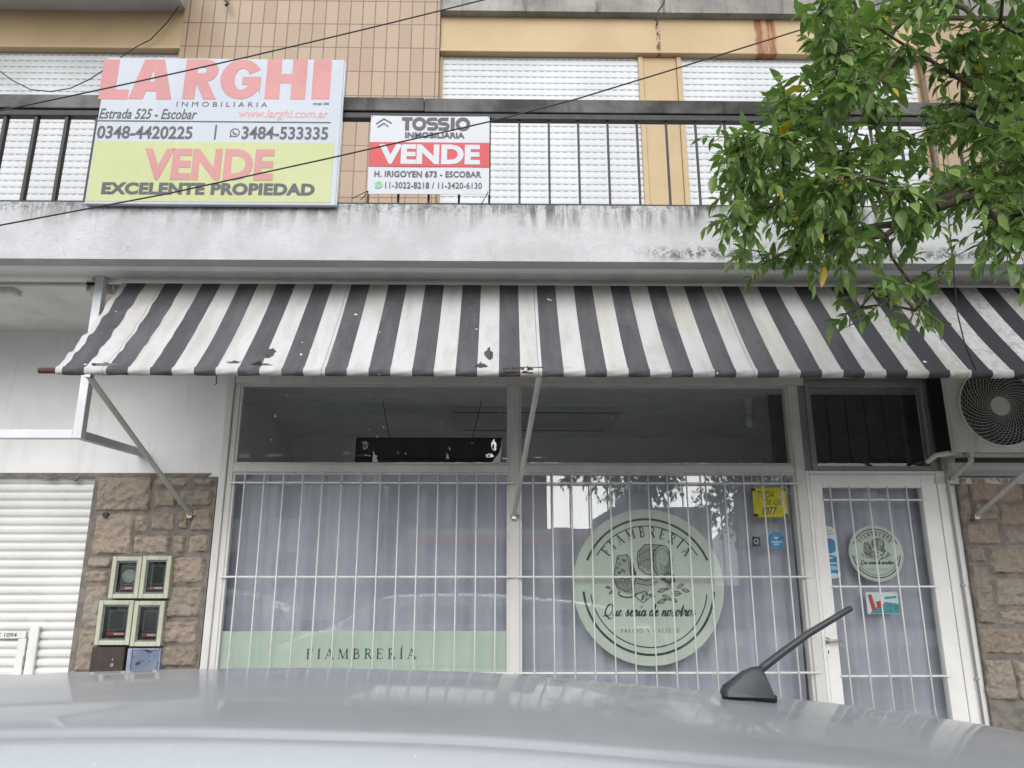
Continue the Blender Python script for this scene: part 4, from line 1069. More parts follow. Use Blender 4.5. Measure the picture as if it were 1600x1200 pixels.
# ------------------------------------------------------------------ metal sign frame of the neighbouring shop, lamp under the balcony
SF = thing('sign_frame', 'empty white square tube sign frame hanging under the balcony left of the awning', 'sign frame', (-4.4, -1.2, 2.5))
sx = -2.853
MB().bbox(sx - .03, sx + .03, -1.23, -1.17, 2.50, ZS + .034, .004).build('post', 'alu', SF)
MB().bbox(-6.0, sx - .0305, -1.229, -1.171, 2.50, 2.56, .004).build('bottom_tube', 'alu', SF)
MB().bbox(-6.0, sx - .0305, -1.22, -1.19, 3.60, 3.625, .004).build('top_tube', 'grey_alu', SF)
MB().bbox(-6.061, -6.001, -1.23, -1.17, 2.50, ZS + .034, .004).build('post', 'alu', SF)
MB().bar((sx, -1.169, 2.53), (-3.0, -0.002, 2.60), .05, .055).build('wall_tie', 'grey_alu', SF)
q = P(8, 468, -.95)
LB = thing('ceiling_light', 'small flat unlit lamp under the balcony at the far left', 'ceiling lamp', (q.x, -.95, ZS + .03))
m = MB(); m.bbox(q.x - .16, q.x + .085, -1.0, -.9, ZS - .005, ZS + .034, .004); m.build('housing', 'frame', LB)
MB().box(q.x - .14, q.x + .06, -.985, -.915, ZS - .0085, ZS - .0055).build('diffuser', 'lamp_clear', LB)

# ------------------------------------------------------------------ balcony railing
RL = thing('balcony_railing', 'dark iron balcony railing with weathered top beam and thin upright bars', 'railing', (0.2, -1.55, 4.046))
m = MB(); x = XL
rnd = random.Random(2)
while x < XR:
    x2 = min(XR, x + rnd.uniform(2.2, 3.2)); dz = rnd.uniform(-.006, .006); m.bbox(x, x2 - .004, -1.605, -1.53, 4.765 + dz, 4.872 + dz, .006); x = x2
m.build('top_beam', 'rail_beam', RL)
MB().bbox(XL, XR, -1.595, -1.54, 4.715, 4.757, .003).build('under_rail', 'iron', RL)
MB().bbox(XL, XR, -1.585, -1.55, 4.05, 4.066, .003).build('bottom_rail', 'iron', RL)
xr = P(765, 250, -1.565).x
thin = MB().box(xr - .0075, xr + .0075, -1.575, -1.56, 4.066, 4.714).build('bar', 'iron', RL)
for kx in range(-4, 24):
    if kx: copy_part(thin, RL, (.2075 * kx, 0, 0))
xl = P(96, 250, -1.565).x
thick = MB().box(xl - .011, xl + .011, -1.585, -1.55, 4.0665, 4.7145).build('bar', 'iron', RL)
for kx in range(-6, 3):
    if kx: copy_part(thick, RL, (.213 * kx, 0, 0))

# ------------------------------------------------------------------ estate agents' boards on the railing
YS = -1.648
SG = thing('estate_sign', 'large faded white and yellow sale board with pink capitals fixed to the balcony railing', 'sale sign', (-1.96, -1.66, 4.0))
sX0, sX1, sZ0, sZ1 = -2.79, -1.12, 4.008, 5.145
MB().bbox(sX0, sX1, YS, -1.615, sZ0, sZ1, .006).build('board', 'sign_white', SG)
MB().box(sX1 + .0005, sX1 + .004, YS + .008, -1.615, sZ0 + .005, sZ1 - .005).build('edge', 'sign_edge', SG)
y1 = YS - .002
def rs_(x0, y0, x1, y1_):   # a rectangle on the board from its measured place
    return RECT(x0, y0, x1, y1_, YS)
rc = rs_(136, 222, 519, 312); MB().box(sX0 + .008, rc[1], y1, YS - .0003, sZ0 + .02, rc[3]).build('yellow_field', 'sign_yellow', SG)
m = MB(); bx = []
for a, b in ((446, 582), (585, 776), (824, 974), (984, 1164), (1188, 1368), (1396, 1476)):
    r_ = rs_(.35 * a, 93, .35 * b, 155); bx.append(r_)
heavy(m, 'LARGHI', bx, y1); m.build('lettering', 'faded_red', SG)
letters('INMOBILIARIA', rs_(276, 159.5, 418, 167), y1, 'ink_grey', SG, 0, 0, 1.6)
letters('cmcpi: 540', rs_(489, 160, 514, 165.5), y1, 'ink', SG, .02)
letters('Estrada 525 - Escobar', rs_(155.5, 170, 308, 186), y1, 'ink', SG, .012, .22)
letters('www.larghi.com.ar', rs_(373, 171, 513, 188), y1, 'pink', SG, .004, .25)
rc = rs_(147, 189.3, 517, 191); MB().box(rc[0], rc[1], y1, YS - .0003, rc[2], rc[3]).build('rule', 'ink', SG)
letters('0348-4420225', rs_(152, 197, 301, 217), y1, 'ink', SG, .022)
letters('3484-533335', rs_(378, 198, 513, 218), y1, 'ink', SG, .022)
rc = rs_(335.5, 195, 338, 218); MB().box(rc[0], rc[1], y1, YS - .0003, rc[2], rc[3]).build('rule', 'ink', SG)
def phone_icon(rc, y, mat, par, fill=None):
    cx, cz = (rc[0] + rc[1]) / 2, (rc[2] + rc[3]) / 2; r_ = (rc[1] - rc[0]) / 2
    m = MB()
    if fill: MB().disc((cx, cz), r_, y, .001, 24).build('icon', fill, par); y -= .0015; r_ *= .78
    m.ribbon([(cx - r_ * .95, cz - r_ * 1.15)] + arc(cx, cz, r_, r_, 212, -128, 24) + [(cx - r_ * .95, cz - r_ * 1.15)], r_ * .22, y)
    m.ribbon(spline([(cx - .45 * r_, cz + .4 * r_), (cx - .3 * r_, cz - .05 * r_), (cx + .05 * r_, cz - .35 * r_), (cx + .45 * r_, cz - .4 * r_)], 4), r_ * .32, y - .0003)
    m.build('icon', mat, par)
phone_icon(rs_(360, 199, 374, 216), y1, 'ink', SG)
letters('VENDE', rs_(224, 233, 428, 282), YS - .004, 'faded_red', SG, .04)
letters('EXCELENTE PROPIEDAD', rs_(159, 286, 492, 305), YS - .004, 'ink', SG, .05, 0, 1.05)

BN = thing('estate_sign', 'small white and red sale banner tied to the railing right of the large board', 'sale sign', (-.5, -1.62, 4.1))
bX0, bX1, bZ0, bZ1 = -.915, -.092, 4.102, 4.705
YN = -1.635
m = MB(); nx, nz = 24, 14; vs = []
def bn(u, v): return YN - .0012 * math.sin(u * 9 + v * 3) * (1 - v) - .001 * math.sin(v * 8)
for i in range(nx + 1):
    for j in range(nz + 1):
        u, v = i / nx, j / nz
        vs.append((bX0 + u * (bX1 - bX0), bn(u, v), bZ0 + v * (bZ1 - bZ0) + .006 * (1 - 4 * (u - .5) ** 2) * (-1 if v < .5 else 1) * -1 * abs(v - .5)))
n_ = len(vs); vs += [(a, b + .003, c) for a, b, c in vs]
fs = [(i * (nz + 1) + j, (i + 1) * (nz + 1) + j, (i + 1) * (nz + 1) + j + 1, i * (nz + 1) + j + 1) for i in range(nx) for j in range(nz)]
m.add(vs, fs + [tuple(n_ + a for a in reversed(f)) for f in fs]); m.build('banner', 'banner_white', BN, smooth=True)
YL = YN - .0045
def rb_(x0, y0, x1, y1_): return RECT(x0, y0, x1, y1_, YN)
rc = rb_(575, 223, 765, 261); MB().box(bX0 + .001, bX1 - .001, YL, YL + .001, rc[2], rc[3]).build('red_field', 'banner_red', BN)
# rounded geometric capitals: T O S S I O
m = MB(); rc = rb_(628, 184, 734.5, 204); X0, X1, Z0, Z1 = rc; Hh = Z1 - Z0; Wd = X1 - X0; j_ = [0]
def stk(pts, wd=.24):
    j_[0] += 1; m.ribbon([(X0 + p[0] * Wd, Z0 + p[1] * Hh) for p in pts], wd * Hh, YL - .0003 * (j_[0] % 4))
stk([(0, .88), (.155, .88)]); stk([(.078, .76), (.078, 0)], .27)
def ring(c, w_): stk(arc(c, .5, w_, .39, 0, 354, 24), .24)
ring(.255, .078)
def ess(c):
    stk([(c + .07, .88), (c - .02, .88)] + arc(c - .02, .70, .045, .18, 90, 270, 8) + [(c + .02, .52)] + arc(c + .02, .32, .045, .2, 90, -90, 8) + [(c - .07, .12)], .23)
ess(.445); ess(.61)
stk([(.745, 0), (.745, 1)], .27); ring(.895, .082)
m.build('lettering', 'ink_grey', BN)
letters('INMOBILIARIA', rb_(633, 207, 726, 216), YL, 'ink_grey', BN, .035)
m = MB(); hx = lambda px, py: (P(px, py, YN).x, P(px, py, YN).z)
m.ribbon([hx(588, 194), hx(600, 186), hx(612, 193)], .008, YL); m.ribbon([hx(590, 199), hx(600, 193), hx(607, 198)], .007, YL); m.build('house_icon', 'ink_grey', BN)
letters('VENDE', rb_(592, 226.5, 750, 257.5), YL - .002, 'banner_white', BN, .045)
letters('H. IRIGOYEN 673 - ESCOBAR', rb_(585, 267.5, 752, 277.5), YL, 'ink_grey', BN, .028, 0, 1.05)
letters('11-3022-8218 / 11-3420-6130', rb_(602, 285, 753, 295), YL, 'ink_grey', BN, .015, 0, 1.05)
phone_icon(rb_(585, 282, 598, 296), YL, 'banner_white', BN, 'green_icon')
for (x, z, dx, dz) in ((bX0, bZ1, -.01, .03), (bX1, bZ1, .01, .03), (bX0, bZ0, -.05, -.02), (bX0, bZ0 + .01, -.11, -.02), (bX1, bZ0, -.06, -.06), (bX1, bZ0 + .01, .01, -.01)):
    MB().tube([(x + (.008 if x < -.5 else -.008), YN - .006, z + (.01 if z < 4.4 else -.01)), (x + dx, YN + .045, z + dz)], .003, 5).build('tie_cord', 'black', BN)

# ------------------------------------------------------------------ meter boxes on the stone pillar
def meter(label, x0, y0, x1, y1_, disc=False, drop=0):
    X0, X1, Z0, Z1 = RECT(x0, y0, x1, y1_, -.09); Yf, Yb = -.092, -.012
    mt = thing('meter_box', label, 'meter box', ((X0 + X1) / 2, Yb, Z0), 'meter boxes on the stone pillar')
    t = .034; m = MB()
    m.bbox(X0, X0 + t, Yf, Yb, Z0, Z1, .005); m.bbox(X1 - t, X1, Yf, Yb, Z0, Z1, .005); m.bbox(X0 + t + .0003, X1 - t - .0003, Yf + .001, Yb, Z1 - t, Z1, .005); m.bbox(X0 + t + .0003, X1 - t - .0003, Yf + .001, Yb, Z0, Z0 + t, .005)
    m.build('frame', 'meter_frame', mt)
    a0, a1, c0_, c1 = X0 + t, X1 - t, Z0 + t, Z1 - t
    m = MB(); s = .012
    m.box(a0, a0 + s, Yf + .015, Yb, c0_, c1); m.box(a1 - s, a1, Yf + .015, Yb, c0_, c1); m.box(a0 + s, a1 - s, Yf + .015, Yb, c1 - s, c1); m.box(a0 + s, a1 - s, Yf + .015, Yb, c0_, c0_ + s)
    m.build('bezel', 'meter_grey', mt)
    MB().box(a0, a1, Yb - .006, Yb, c0_, c1).build('back', 'meter_dark', mt)
    w_, h_ = a1 - a0, c1 - c0_
    md = MB(); md.bbox(a0 + .14 * w_, a1 - .12 * w_, Yf + .045, Yb - .007, c0_ + .1 * h_, c1 - .12 * h_, .004)
    me_ = md.build('meter', 'meter_dark', mt)
    m = MB(); fx0, fx1, fz0, fz1 = a0 + .2 * w_, a1 - .18 * w_, c0_ + .30 * h_, c1 - .18 * h_
    for b in ((fx0, fx0 + .007, fz0, fz1), (fx1 - .007, fx1, fz0, fz1), (fx0, fx1, fz1, fz1 + .007), (fx0, fx1, fz0 - .007, fz0)): m.box(b[0], b[1], Yf + .040, Yf + .0445, b[2], b[3])
    m.disc(((a0 + a1) / 2, c1 - .07 * h_), .014, Yf + .042, .003, 16); m.build('face_frame', 'meter_grey', me_)
    if disc: MB().disc(((fx0 + fx1) / 2 + .01, (fz0 + fz1) / 2 - .005), .4 * (fx1 - fx0) + .012, Yf + .0385, .001, 24).build('dial', 'steel', me_)
    MB().box(a0 + .2 * w_, a1 - .12 * w_, Yf + .0395, Yf + .0445, c0_ + .13 * h_, c0_ + .22 * h_).build('label_plate', 'red_print', me_)
    m = MB(); x = a0 + .45 * w_
    while x < a1 - .2 * w_: m.box(x, x + .007, Yf + .038, Yf + .0392, c0_ + .145 * h_, c0_ + .2 * h_); x += .0095
    m.build('digits', 'white_sticker', me_)
    MB().box(a0 + s + .0005, a1 - s - .0005, Yf + .022, Yf + .025, c0_ + s + .0005, c1 - s - .0005).build('pane', 'meter_glass', mt)
meter('upper meter box nearer the roller shutter, with a pale round dial behind its glass', 172.5, 869.5, 218.5, 935, True)
meter('upper meter box nearer the shop window, with an all dark meter behind its glass', 219.5, 868.5, 265, 935)
meter('lower meter box nearer the roller shutter, directly above the brown metal door', 151, 938, 205.5, 1008)
meter('lower meter box nearer the shop window, directly above the peeling blue door', 206.5, 939, 254, 1010)
X0, X1, Z0, Z1 = RECT(141, 1011, 193, 1062, -.07)
UB = thing('utility_box', 'dark brown metal utility door with a small lock below the meter boxes', 'utility box', ((X0 + X1) / 2, -.01, Z0))
MB().bbox(X0, X1, -.075, -.012, Z0 - .03, Z1, .006).build('door', 'brown_metal', UB)
m = MB(); m.disc((X0 + .68 * (X1 - X0), Z1 - .13), .014, -.083, .008, 16); m.box(X0 + .66 * (X1 - X0), X0 + .7 * (X1 - X0), -.081, -.076, Z1 - .1, Z1 - .08); m.build('lock', 'steel', UB)
X0, X1, Z0, Z1 = RECT(198, 1013, 250, 1062, -.07)
UB = thing('utility_box', 'peeling blue metal utility door below the meter boxes beside the shop window', 'utility box', ((X0 + X1) / 2, -.01, Z0))
MB().bbox(X0 + .035, X1 - .012, -.072, -.012, Z0 - .03, Z1 - .012, .004).build('door', 'peel_blue', UB)
m = MB(); m.bbox(X0, X0 + .034, -.08, -.012, Z0 - .03, Z1, .004); m.bbox(X1 - .0115, X1, -.08, -.012, Z0 - .03, Z1, .004); m.bbox(X0 + .0345, X1 - .012, -.08, -.012, Z1 - .0115, Z1, .004); m.build('frame', plain('blue_frame', (.27, .3, .38), .6, .25, 12), UB)
# old door bell knob on the stone
q = P(166, 805, -.06)
m = MB(); m.disc((q.x, q.z), .022, -.085, .04, 18); m.disc((q.x, q.z), .010, -.092, .007, 12)
tag(m.build('wall_spigot', 'meter_dark'), 'small dark round fitting on the stone above the meter boxes', 'wall fitting')

# ------------------------------------------------------------------ air conditioner on its bracket
YA = -.34
ax0 = P(1477, 600, YA).x; az0 = P(1540, 706, YA).z
AC = thing('air_conditioner', 'big off white air conditioner unit on a wall bracket at the far right', 'air conditioner', (ax0 + .47, -.06, az0))
ax1, az1 = ax0 + .96, az0 + .80
fc = P(1561, 635, YA); fr_ = abs(P(1500, 635, YA).x - fc.x)
# casing with a round opening: ring of quads to a square plate
m = MB(); n = 64; vs = []; Rr = fr_ + .008
for i in range(n):
    a = 2 * math.pi * i / n; c, s = math.cos(a), math.sin(a)
    vs.append((fc.x + Rr * c, YA, fc.z + Rr * s))
    t = min(((ax1 - fc.x) if c > 0 else (fc.x - ax0)) / max(abs(c), 1e-6), ((az1 - fc.z) if s > 0 else (fc.z - az0)) / max(abs(s), 1e-6))
    vs.append((fc.x + t * c, YA, fc.z + t * s)); vs.append((fc.x + Rr * c, YA + .03, fc.z + Rr * s))
m.add(vs, [(3 * i, 3 * i + 1, 3 * ((i + 1) % n) + 1, 3 * ((i + 1) % n)) for i in range(n)] + [(3 * i, 3 * ((i + 1) % n), 3 * ((i + 1) % n) + 2, 3 * i + 2) for i in range(n)])
for (cx_, cz_) in ((ax0, az0), (ax0, az1), (ax1, az0), (ax1, az1)):
    pass
m.box(ax0 - .001, ax0 + .004, YA + .001, YA + .05, az0, az1); m.box(ax0, ax1, YA + .001, -.08, az1 - .004, az1); m.box(ax0, ax1, YA + .001, -.08, az0 - .002, az0 + .004); m.box(ax1 - .004, ax1, YA + .001, -.08, az0, az1)
# corners of the front plate
pts = sorted([(vs[3 * i + 1][0], vs[3 * i + 1][2]) for i in range(n)], key=lambda p: math.atan2(p[1] - fc.z, p[0] - fc.x))
for cx_, cz_ in ((ax0, az0), (ax0, az1), (ax1, az0), (ax1, az1)):
    near = sorted(pts, key=lambda p: (p[0] - cx_) ** 2 + (p[1] - cz_) ** 2)
    on_v = [p for p in near if abs(p[0] - cx_) < 1e-6]; on_h = [p for p in near if abs(p[1] - cz_) < 1e-6]
    if on_v and on_h: m.add([(cx_, YA, cz_), (on_v[0][0], YA, on_v[0][1]), (on_h[0][0], YA, on_h[0][1])], [(0, 1, 2)])
m.build('casing', 'ac_white', AC)
m = MB(); m.box(ax0 + .004, ax0 + .008, YA + .05, -.08, az0 + .005, az1 - .005); z = az0 + .03
while z < az1 - .03: m.box(ax0 - .003, ax0 + .0035, YA + .06, -.09, z, z + .012); z += .03
m.box(ax0 + .01, ax1 - .01, -.09, -.08, az0 + .005, az1 - .005); m.build('shaded_coil_side', 'black', AC)  # shade on this side of the unit is put in as black
m = MB(); m.tube([(fc.x + (Rr - .002) * math.cos(2 * math.pi * i / 64), YA - .006, fc.z + (Rr - .002) * math.sin(2 * math.pi * i / 64)) for i in range(65)], .009, 6); m.build('fan_ring', 'ac_white', AC, smooth=True)
MB().disc((fc.x, fc.z), fr_, YA + .029, .004, 48).build('fan_well', 'black', AC)
m = MB()
for b in range(3):
    a0 = b * 2.094; pts = []
    pts = [(fc.x + r_ * math.cos(a0 + d), fc.z + r_ * math.sin(a0 + d)) for r_, d in ((.07, 0), (.2, .15), (.29, .5), (.28, 1.2), (.18, 1.0), (.07, .9))]
    m.poly(pts, YA + .02, .004)
m.build('fan_blade', 'meter_dark', AC)
gm = MB(); nA = 40
for i in range(nA):
    a0 = 2 * math.pi * i / nA; pts = []
    for j in range(12):
        t = j / 11; r_ = .075 + t * (fr_ - .075); a = a0 - 1.15 * t ** .8
        pts.append((fc.x + r_ * math.cos(a), YA - .012 + .006 * t, fc.z + r_ * math.sin(a)))
    gm.tube(pts, .0019, 4)
for j in range(1, 12):
    r_ = .075 + j / 12 * (fr_ - .075); gm.tube([(fc.x + r_ * math.cos(2 * math.pi * i / 48), YA - .006 + .004 * j / 12, fc.z + r_ * math.sin(2 * math.pi * i / 48)) for i in range(49)], .0011, 4)
gm.build('fan_guard', 'ac_white', AC)
MB().disc((fc.x, fc.z), .078, YA - .018, .012, 32).build('fan_hub', 'ac_white', AC)
# bracket
BK = thing('wall_bracket', 'pale metal wall bracket with a sloping strut carrying the air conditioner', 'bracket', (ax0 + .4, 0, az0 - .1))
zb = az0 - .004
for x in (ax0 + .12, ax0 + .78):
    MB().bbox(x - .02, x + .02, YA - .02, .0, zb - .04, zb, .003).build('shelf_arm', 'arm', BK)
    p1 = P(1495, 742, 0.0)
    MB().bar((x, YA + .0, zb - .055), (x, -.002, zb - .185), .038, .03).build('strut', 'arm', BK)
MB().bbox(ax0 - .02, ax0 + 1.0, -.035, -.0, zb - .215, zb - .165, .003).build('wall_rail', 'arm', BK)
m = MB(); m.bbox(ax0 + .02, ax0 + .93, YA + .02, YA + .06, zb - .075, zb - .0405, .003); m.build('front_rail', 'black', BK)
# pipes and cable conduit right of the door
a = P(1448, 722, -.12); b = P(1480, 708, -.25); c = P(1512, 714, -.28)
tag(MB().tube(spline([(0, 0), (1, 1)], 1) and [a, a.lerp(b, .5) + Vector((0, 0, .02)), b, b.lerp(c, .5) + Vector((0, 0, .015)), c], .02, 8).build('insulated_pipe', 'ac_white', smooth=True), 'white wrapped pipe bending under the air conditioner', 'pipe')
CD = thing('conduit', 'thin grey cable conduit clipped to the white jamb right of the door', 'conduit', (3.70, -.05, .1))
MB().tube([(3.712, -.05, .08), (3.705, -.05, 2.44), (3.70, -.07, 2.50)], .0105, 8).build('tube', 'pipe', CD, smooth=True)
for z in (.83, 1.535, 2.30, .3): MB().bbox(3.695, 3.722, -.066, -.03, z - .008, z + .008, .003).build('clip', 'steel', CD)
CD = thing('conduit', 'white cable duct running up between the door light and the air conditioner', 'conduit', (3.745, -.02, 2.46))
MB().bbox(3.735, 3.765, -.045, -.001, 2.47, ZS + .03, .003).build('duct', 'ac_white', CD)

# ------------------------------------------------------------------ car in the foreground
CY = -4.5
RP = [(-2.25, .955), (-2.05, 1.08), (-1.85, 1.21), (-1.65, 1.315), (-1.52, 1.351), (-1.36, 1.365), (-.99, 1.378), (-.58, 1.385), (-.25, 1.379), (0, 1.369), (.36, 1.341), (.81, 1.302), (1.08, 1.270), (1.26, 1.242), (1.44, 1.208), (1.6, 1.165), (1.75, 1.09), (1.9, .98), (1.96, .93)]
def interp(tab, x):
    for i in range(len(tab) - 1):
        if tab[i][0] <= x <= tab[i + 1][0]:
            p0 = tab[max(i - 1, 0)]; p1 = tab[i]; p2 = tab[i + 1]; p3 = tab[min(i + 2, len(tab) - 1)]
            h = p2[0] - p1[0]; t = (x - p1[0]) / h
            m1 = (p2[1] - p0[1]) / (p2[0] - p0[0]) * h; m2 = (p3[1] - p1[1]) / (p3[0] - p1[0]) * h
            return (2 * t ** 3 - 3 * t * t + 1) * p1[1] + (t ** 3 - 2 * t * t + t) * m1 + (-2 * t ** 3 + 3 * t * t) * p2[1] + (t ** 3 - t * t) * m2
    return tab[0][1] if x < tab[0][0] else tab[-1][1]
SEC = [(0, 0), (.10, -.0015), (.20, -.004), (.28, -.0075), (.345, -.0115), (.40, -.0165), (.421, -.0195), (.429, -.026), (.437, -.0265), (.447, -.0275), (.461, -.031), (.472, -.038), (.486, -.052), (.506, -.075), (.535, -.112), (.562, -.15), (.63, -.25), (.70, -.36), (.77, -.455)]
BELT = .925
def cab(x, k_):
    zr = interp(RP, x); s = max(.02, min(1, (zr - BELT + .02) / .47)); f = 1 - .025 * (x / 1.2) ** 2
    d, dz = SEC[k_]
    sc = s if dz < -.03 else 1 if s > .3 else s / .3
    return d * f, zr + dz * (s if dz < -.06 else min(1, s * 1.6))
CAR = thing('parked_car', 'silver hatchback parked in front of the shop with a dark roof antenna and dusty roof', 'car', (-.4, CY, -.14))
xs = [-2.25 + (1.96 + 2.25) * i / 120 for i in range(121)]
m = MB(); vs = []; K = len(SEC)
for x in xs:
    row = [cab(x, k_) for k_ in range(K)]
    for k_ in range(K - 1, 0, -1): vs.append((x, CY - row[k_][0], row[k_][1]))
    for k_ in range(K): vs.append((x, CY + row[k_][0], row[k_][1]))
W2 = 2 * K - 1
m.add(vs, [(i * W2 + j, (i + 1) * W2 + j, (i + 1) * W2 + j + 1, i * W2 + j + 1) for i in range(len(xs) - 1) for j in range(W2 - 1)])
m.build('roof', 'car', CAR, autosmooth=50)
# lower body
BT = [(-2.95, .62), (-2.86, .72), (-2.65, .82), (-2.4, .90), (-2.1, .945), (-1.5, .95), (-.5, .945), (.8, .955), (1.7, .965), (1.96, .95), (2.08, .86), (2.14, .72)]
BW = [(-2.95, .50), (-2.83, .68), (-2.5, .79), (-1.9, .835), (-.5, .845), (.9, .845), (1.6, .82), (1.96, .77), (2.1, .68), (2.14, .6)]
m = MB(); vs = []; xb = [-2.95 + (2.14 + 2.95) * i / 90 for i in range(91)]
for x in xb:
    zt2 = interp(BT, x); wd = interp(BW, x); zb2 = .12 + .12 * max(0, (abs(x + .4) - 2.0) / .5)
    half = [(0, zb2), (wd * .8, zb2), (wd * .96, zb2 + .06), (wd, zb2 + .18), (wd * 1.005, zb2 + (zt2 - zb2) * .5), (wd * .99, zb2 + (zt2 - zb2) * .72), (wd * .965, zt2 - .05), (wd * .92, zt2 - .012), (wd * .8, zt2 + .004), (wd * .4, zt2 + .02), (0, zt2 + .026)]
    full = half + [(-a, b_) for a, b_ in reversed(half[1:-1])]
    vs += [(x, CY + a, b_) for a, b_ in full]
W3 = 20
m.add(vs, [(i * W3 + j, i * W3 + (j + 1) % W3, (i + 1) * W3 + (j + 1) % W3, (i + 1) * W3 + j) for i in range(len(xb) - 1) for j in range(W3)])
m.add([vs[j] for j in range(W3)], [tuple(reversed(range(W3)))]); m.add([vs[(len(xb) - 1) * W3 + j] for j in range(W3)], [tuple(range(W3))])
m.build('body', 'car', CAR, autosmooth=40)
def glass_patch(x0, x1, k0, k1, sides, name, n=16):
    for sg in sides:
        m = MB(); vs = []; ks = list(range(k0, k1 + 1))
        for i in range(n + 1):
            x = x0 + (x1 - x0) * i / n
            for k_ in ks:
                d, z = cab(x, k_); vs.append((x, CY + sg * (d + .004), z + .002))
        q_ = len(ks)
        m.add(vs, [(i * q_ + j, (i + 1) * q_ + j, (i + 1) * q_ + j + 1, i * q_ + j + 1) for i in range(n) for j in range(q_ - 1)]); m.build(name, 'car_glass', CAR, smooth=True)
glass_patch(-1.35, -.22, 15, 17, (-1, 1), 'side_window'); glass_patch(-.14, 1.0, 15, 17, (-1, 1), 'side_window')
def screen(x0, x1, name):
    m = MB(); vs = []; n = 14; dd = [i / 10 for i in range(-10, 11)]
    for i in range(n + 1):
        x = x0 + (x1 - x0) * i / n; f = 1 - .025 * (x / 1.2) ** 2
        for u in dd: vs.append((x + (-.004 if x < 0 else .004), CY + u * .44 * f, interp(RP, x) - .0135 * u * u + .006))
    q_ = len(dd); m.add(vs, [(i * q_ + j, (i + 1) * q_ + j, (i + 1) * q_ + j + 1, i * q_ + j + 1) for i in range(n) for j in range(q_ - 1)]); m.build(name, 'car_glass', CAR, smooth=True)
screen(-2.18, -1.58, 'windscreen'); screen(1.62, 1.9, 'rear_window')
for x in (-2.02, 1.22):
    for sg in (-1, 1):
        yo = CY + sg * .80; m = MB()
        prof = [(.0, .20), (.03, .29), (.06, .305), (.14, .305), (.17, .29), (.2, .2)]; n = 32; vs = []
        for i in range(n):
            a = 2 * math.pi * i / n
            for d, r_ in prof: vs.append((x + r_ * math.cos(a), yo - .15 * sg + sg * d, .165 + r_ * math.sin(a)))
        q_ = len(prof); m.add(vs, [(i * q_ + j, ((i + 1) % n) * q_ + j, ((i + 1) % n) * q_ + j + 1, i * q_ + j + 1) for i in range(n) for j in range(q_ - 1)])
        wh_ = m.build('wheel', 'rubber', CAR, autosmooth=40)
        m = MB(); yy = yo + sg * .043
        for s5 in range(5):
            a = s5 * 1.2566; m.bar((x + .04 * math.cos(a), yy, .165 + .04 * math.sin(a)), (x + .2 * math.cos(a), yy, .165 + .2 * math.sin(a)), .045, .02, up=(0, 1, 0))
        m.tube([(x + .2 * math.cos(t * .2094), yy, .165 + .2 * math.sin(t * .2094)) for t in range(31)], .015, 6); m.disc((x, .165), .05, yy - .012, .024, 20); m.build('rim', 'rim', wh_)
        MB().tube([(x + .335 * math.cos(R(a)), CY + sg * .842, .165 + .335 * math.sin(R(a))) for a in range(-8, 189, 7)], .022, 6).build('arch_trim', 'black', CAR)
for sg in (-1, 1):
    MB().tube([(-1.35, CY + sg * .82, .965), (-1.35, CY + sg * .88, .985), (-1.35, CY + sg * .96, .99), (-1.35, CY + sg * 1.01, .985)], [.03, .06, .075, .04], 10).build('wing_mirror', 'car', CAR, smooth=True)
    for x in (-.34, .86): MB().bbox(x, x + .15, CY + sg * .85 - .012, CY + sg * .85 + .012, .80, .825, .006).build('door_handle', 'car', CAR)
    MB().tube([(-2.80, CY + sg * .68, .66), (-2.68, CY + sg * .74, .70), (-2.5, CY + sg * .79, .75)], [.04, .055, .03], 10).build('headlight', 'lamp_clear', CAR, smooth=True)
    MB().tube([(1.98, CY + sg * .74, .92), (2.06, CY + sg * .69, .8), (2.10, CY + sg * .66, .7)], [.03, .05, .035], 10).build('tail_light', 'lamp_red', CAR, smooth=True)
MB().bbox(-2.965, -2.93, CY - .34, CY + .34, .40, .52, .01).build('radiator_grille', 'black', CAR)
MB().bbox(-2.962, -2.93, CY - .42, CY + .42, .20, .28, .01).build('lower_intake', 'black', CAR)
MB().bbox(2.13, 2.155, CY - .26, CY + .26, .52, .64, .006).build('number_plate', 'white_sticker', CAR)
for sg in (-1, 1): MB().bbox(-1.3, 1.25, CY + sg * .862 - .008, CY + sg * .862 + .008, .50, .54, .005).build('side_moulding', 'black', CAR)
# roof antenna
AY = -4.33
ab = [P(a, b, AY) for a, b in ((1128, 1079), (1131, 1072), (1142, 1063), (1160, 1049), (1175, 1043), (1187, 1041), (1193, 1050), (1201, 1070), (1206, 1083), (1206, 1088), (1128, 1085))]
m = MB(); n = len(ab); cxm = sum(p.x for p in ab) / n; lay = []
for yy, s in ((-.024, .80), (-.021, .93), (-.012, 1.0), (.012, 1.0), (.021, .93), (.024, .80)):
    zb3 = min(p.z for p in ab)
    lay.append([(cxm + (p.x - cxm) * (1 - (1 - s) * .6), AY + yy * (1.3 - 0.75 * min(1, (p.z - zb3) / .06)), zb3 + (p.z - zb3) * s) for p in ab])
vs = [v for l_ in lay for v in l_]
m.add(vs, [(i * n + j, i * n + (j + 1) % n, (i + 1) * n + (j + 1) % n, (i + 1) * n + j) for i in range(len(lay) - 1) for j in range(n)] + [tuple(reversed(range(n))), tuple(range((len(lay) - 1) * n, len(lay) * n))])
an = m.build('antenna', 'antenna', CAR, autosmooth=50)
q = [P(a, b, AY) for a, b in ((1183, 1051), (1196, 1040), (1222, 1020), (1262, 991), (1300, 968), (1328, 951), (1331, 949.5))]
MB().tube([p + Vector((0, .0, 0)) for p in q], [.0085, .0098, .0092, .0084, .0078, .0074, .005], 12).build('antenna_rod', 'antenna', an, smooth=True)
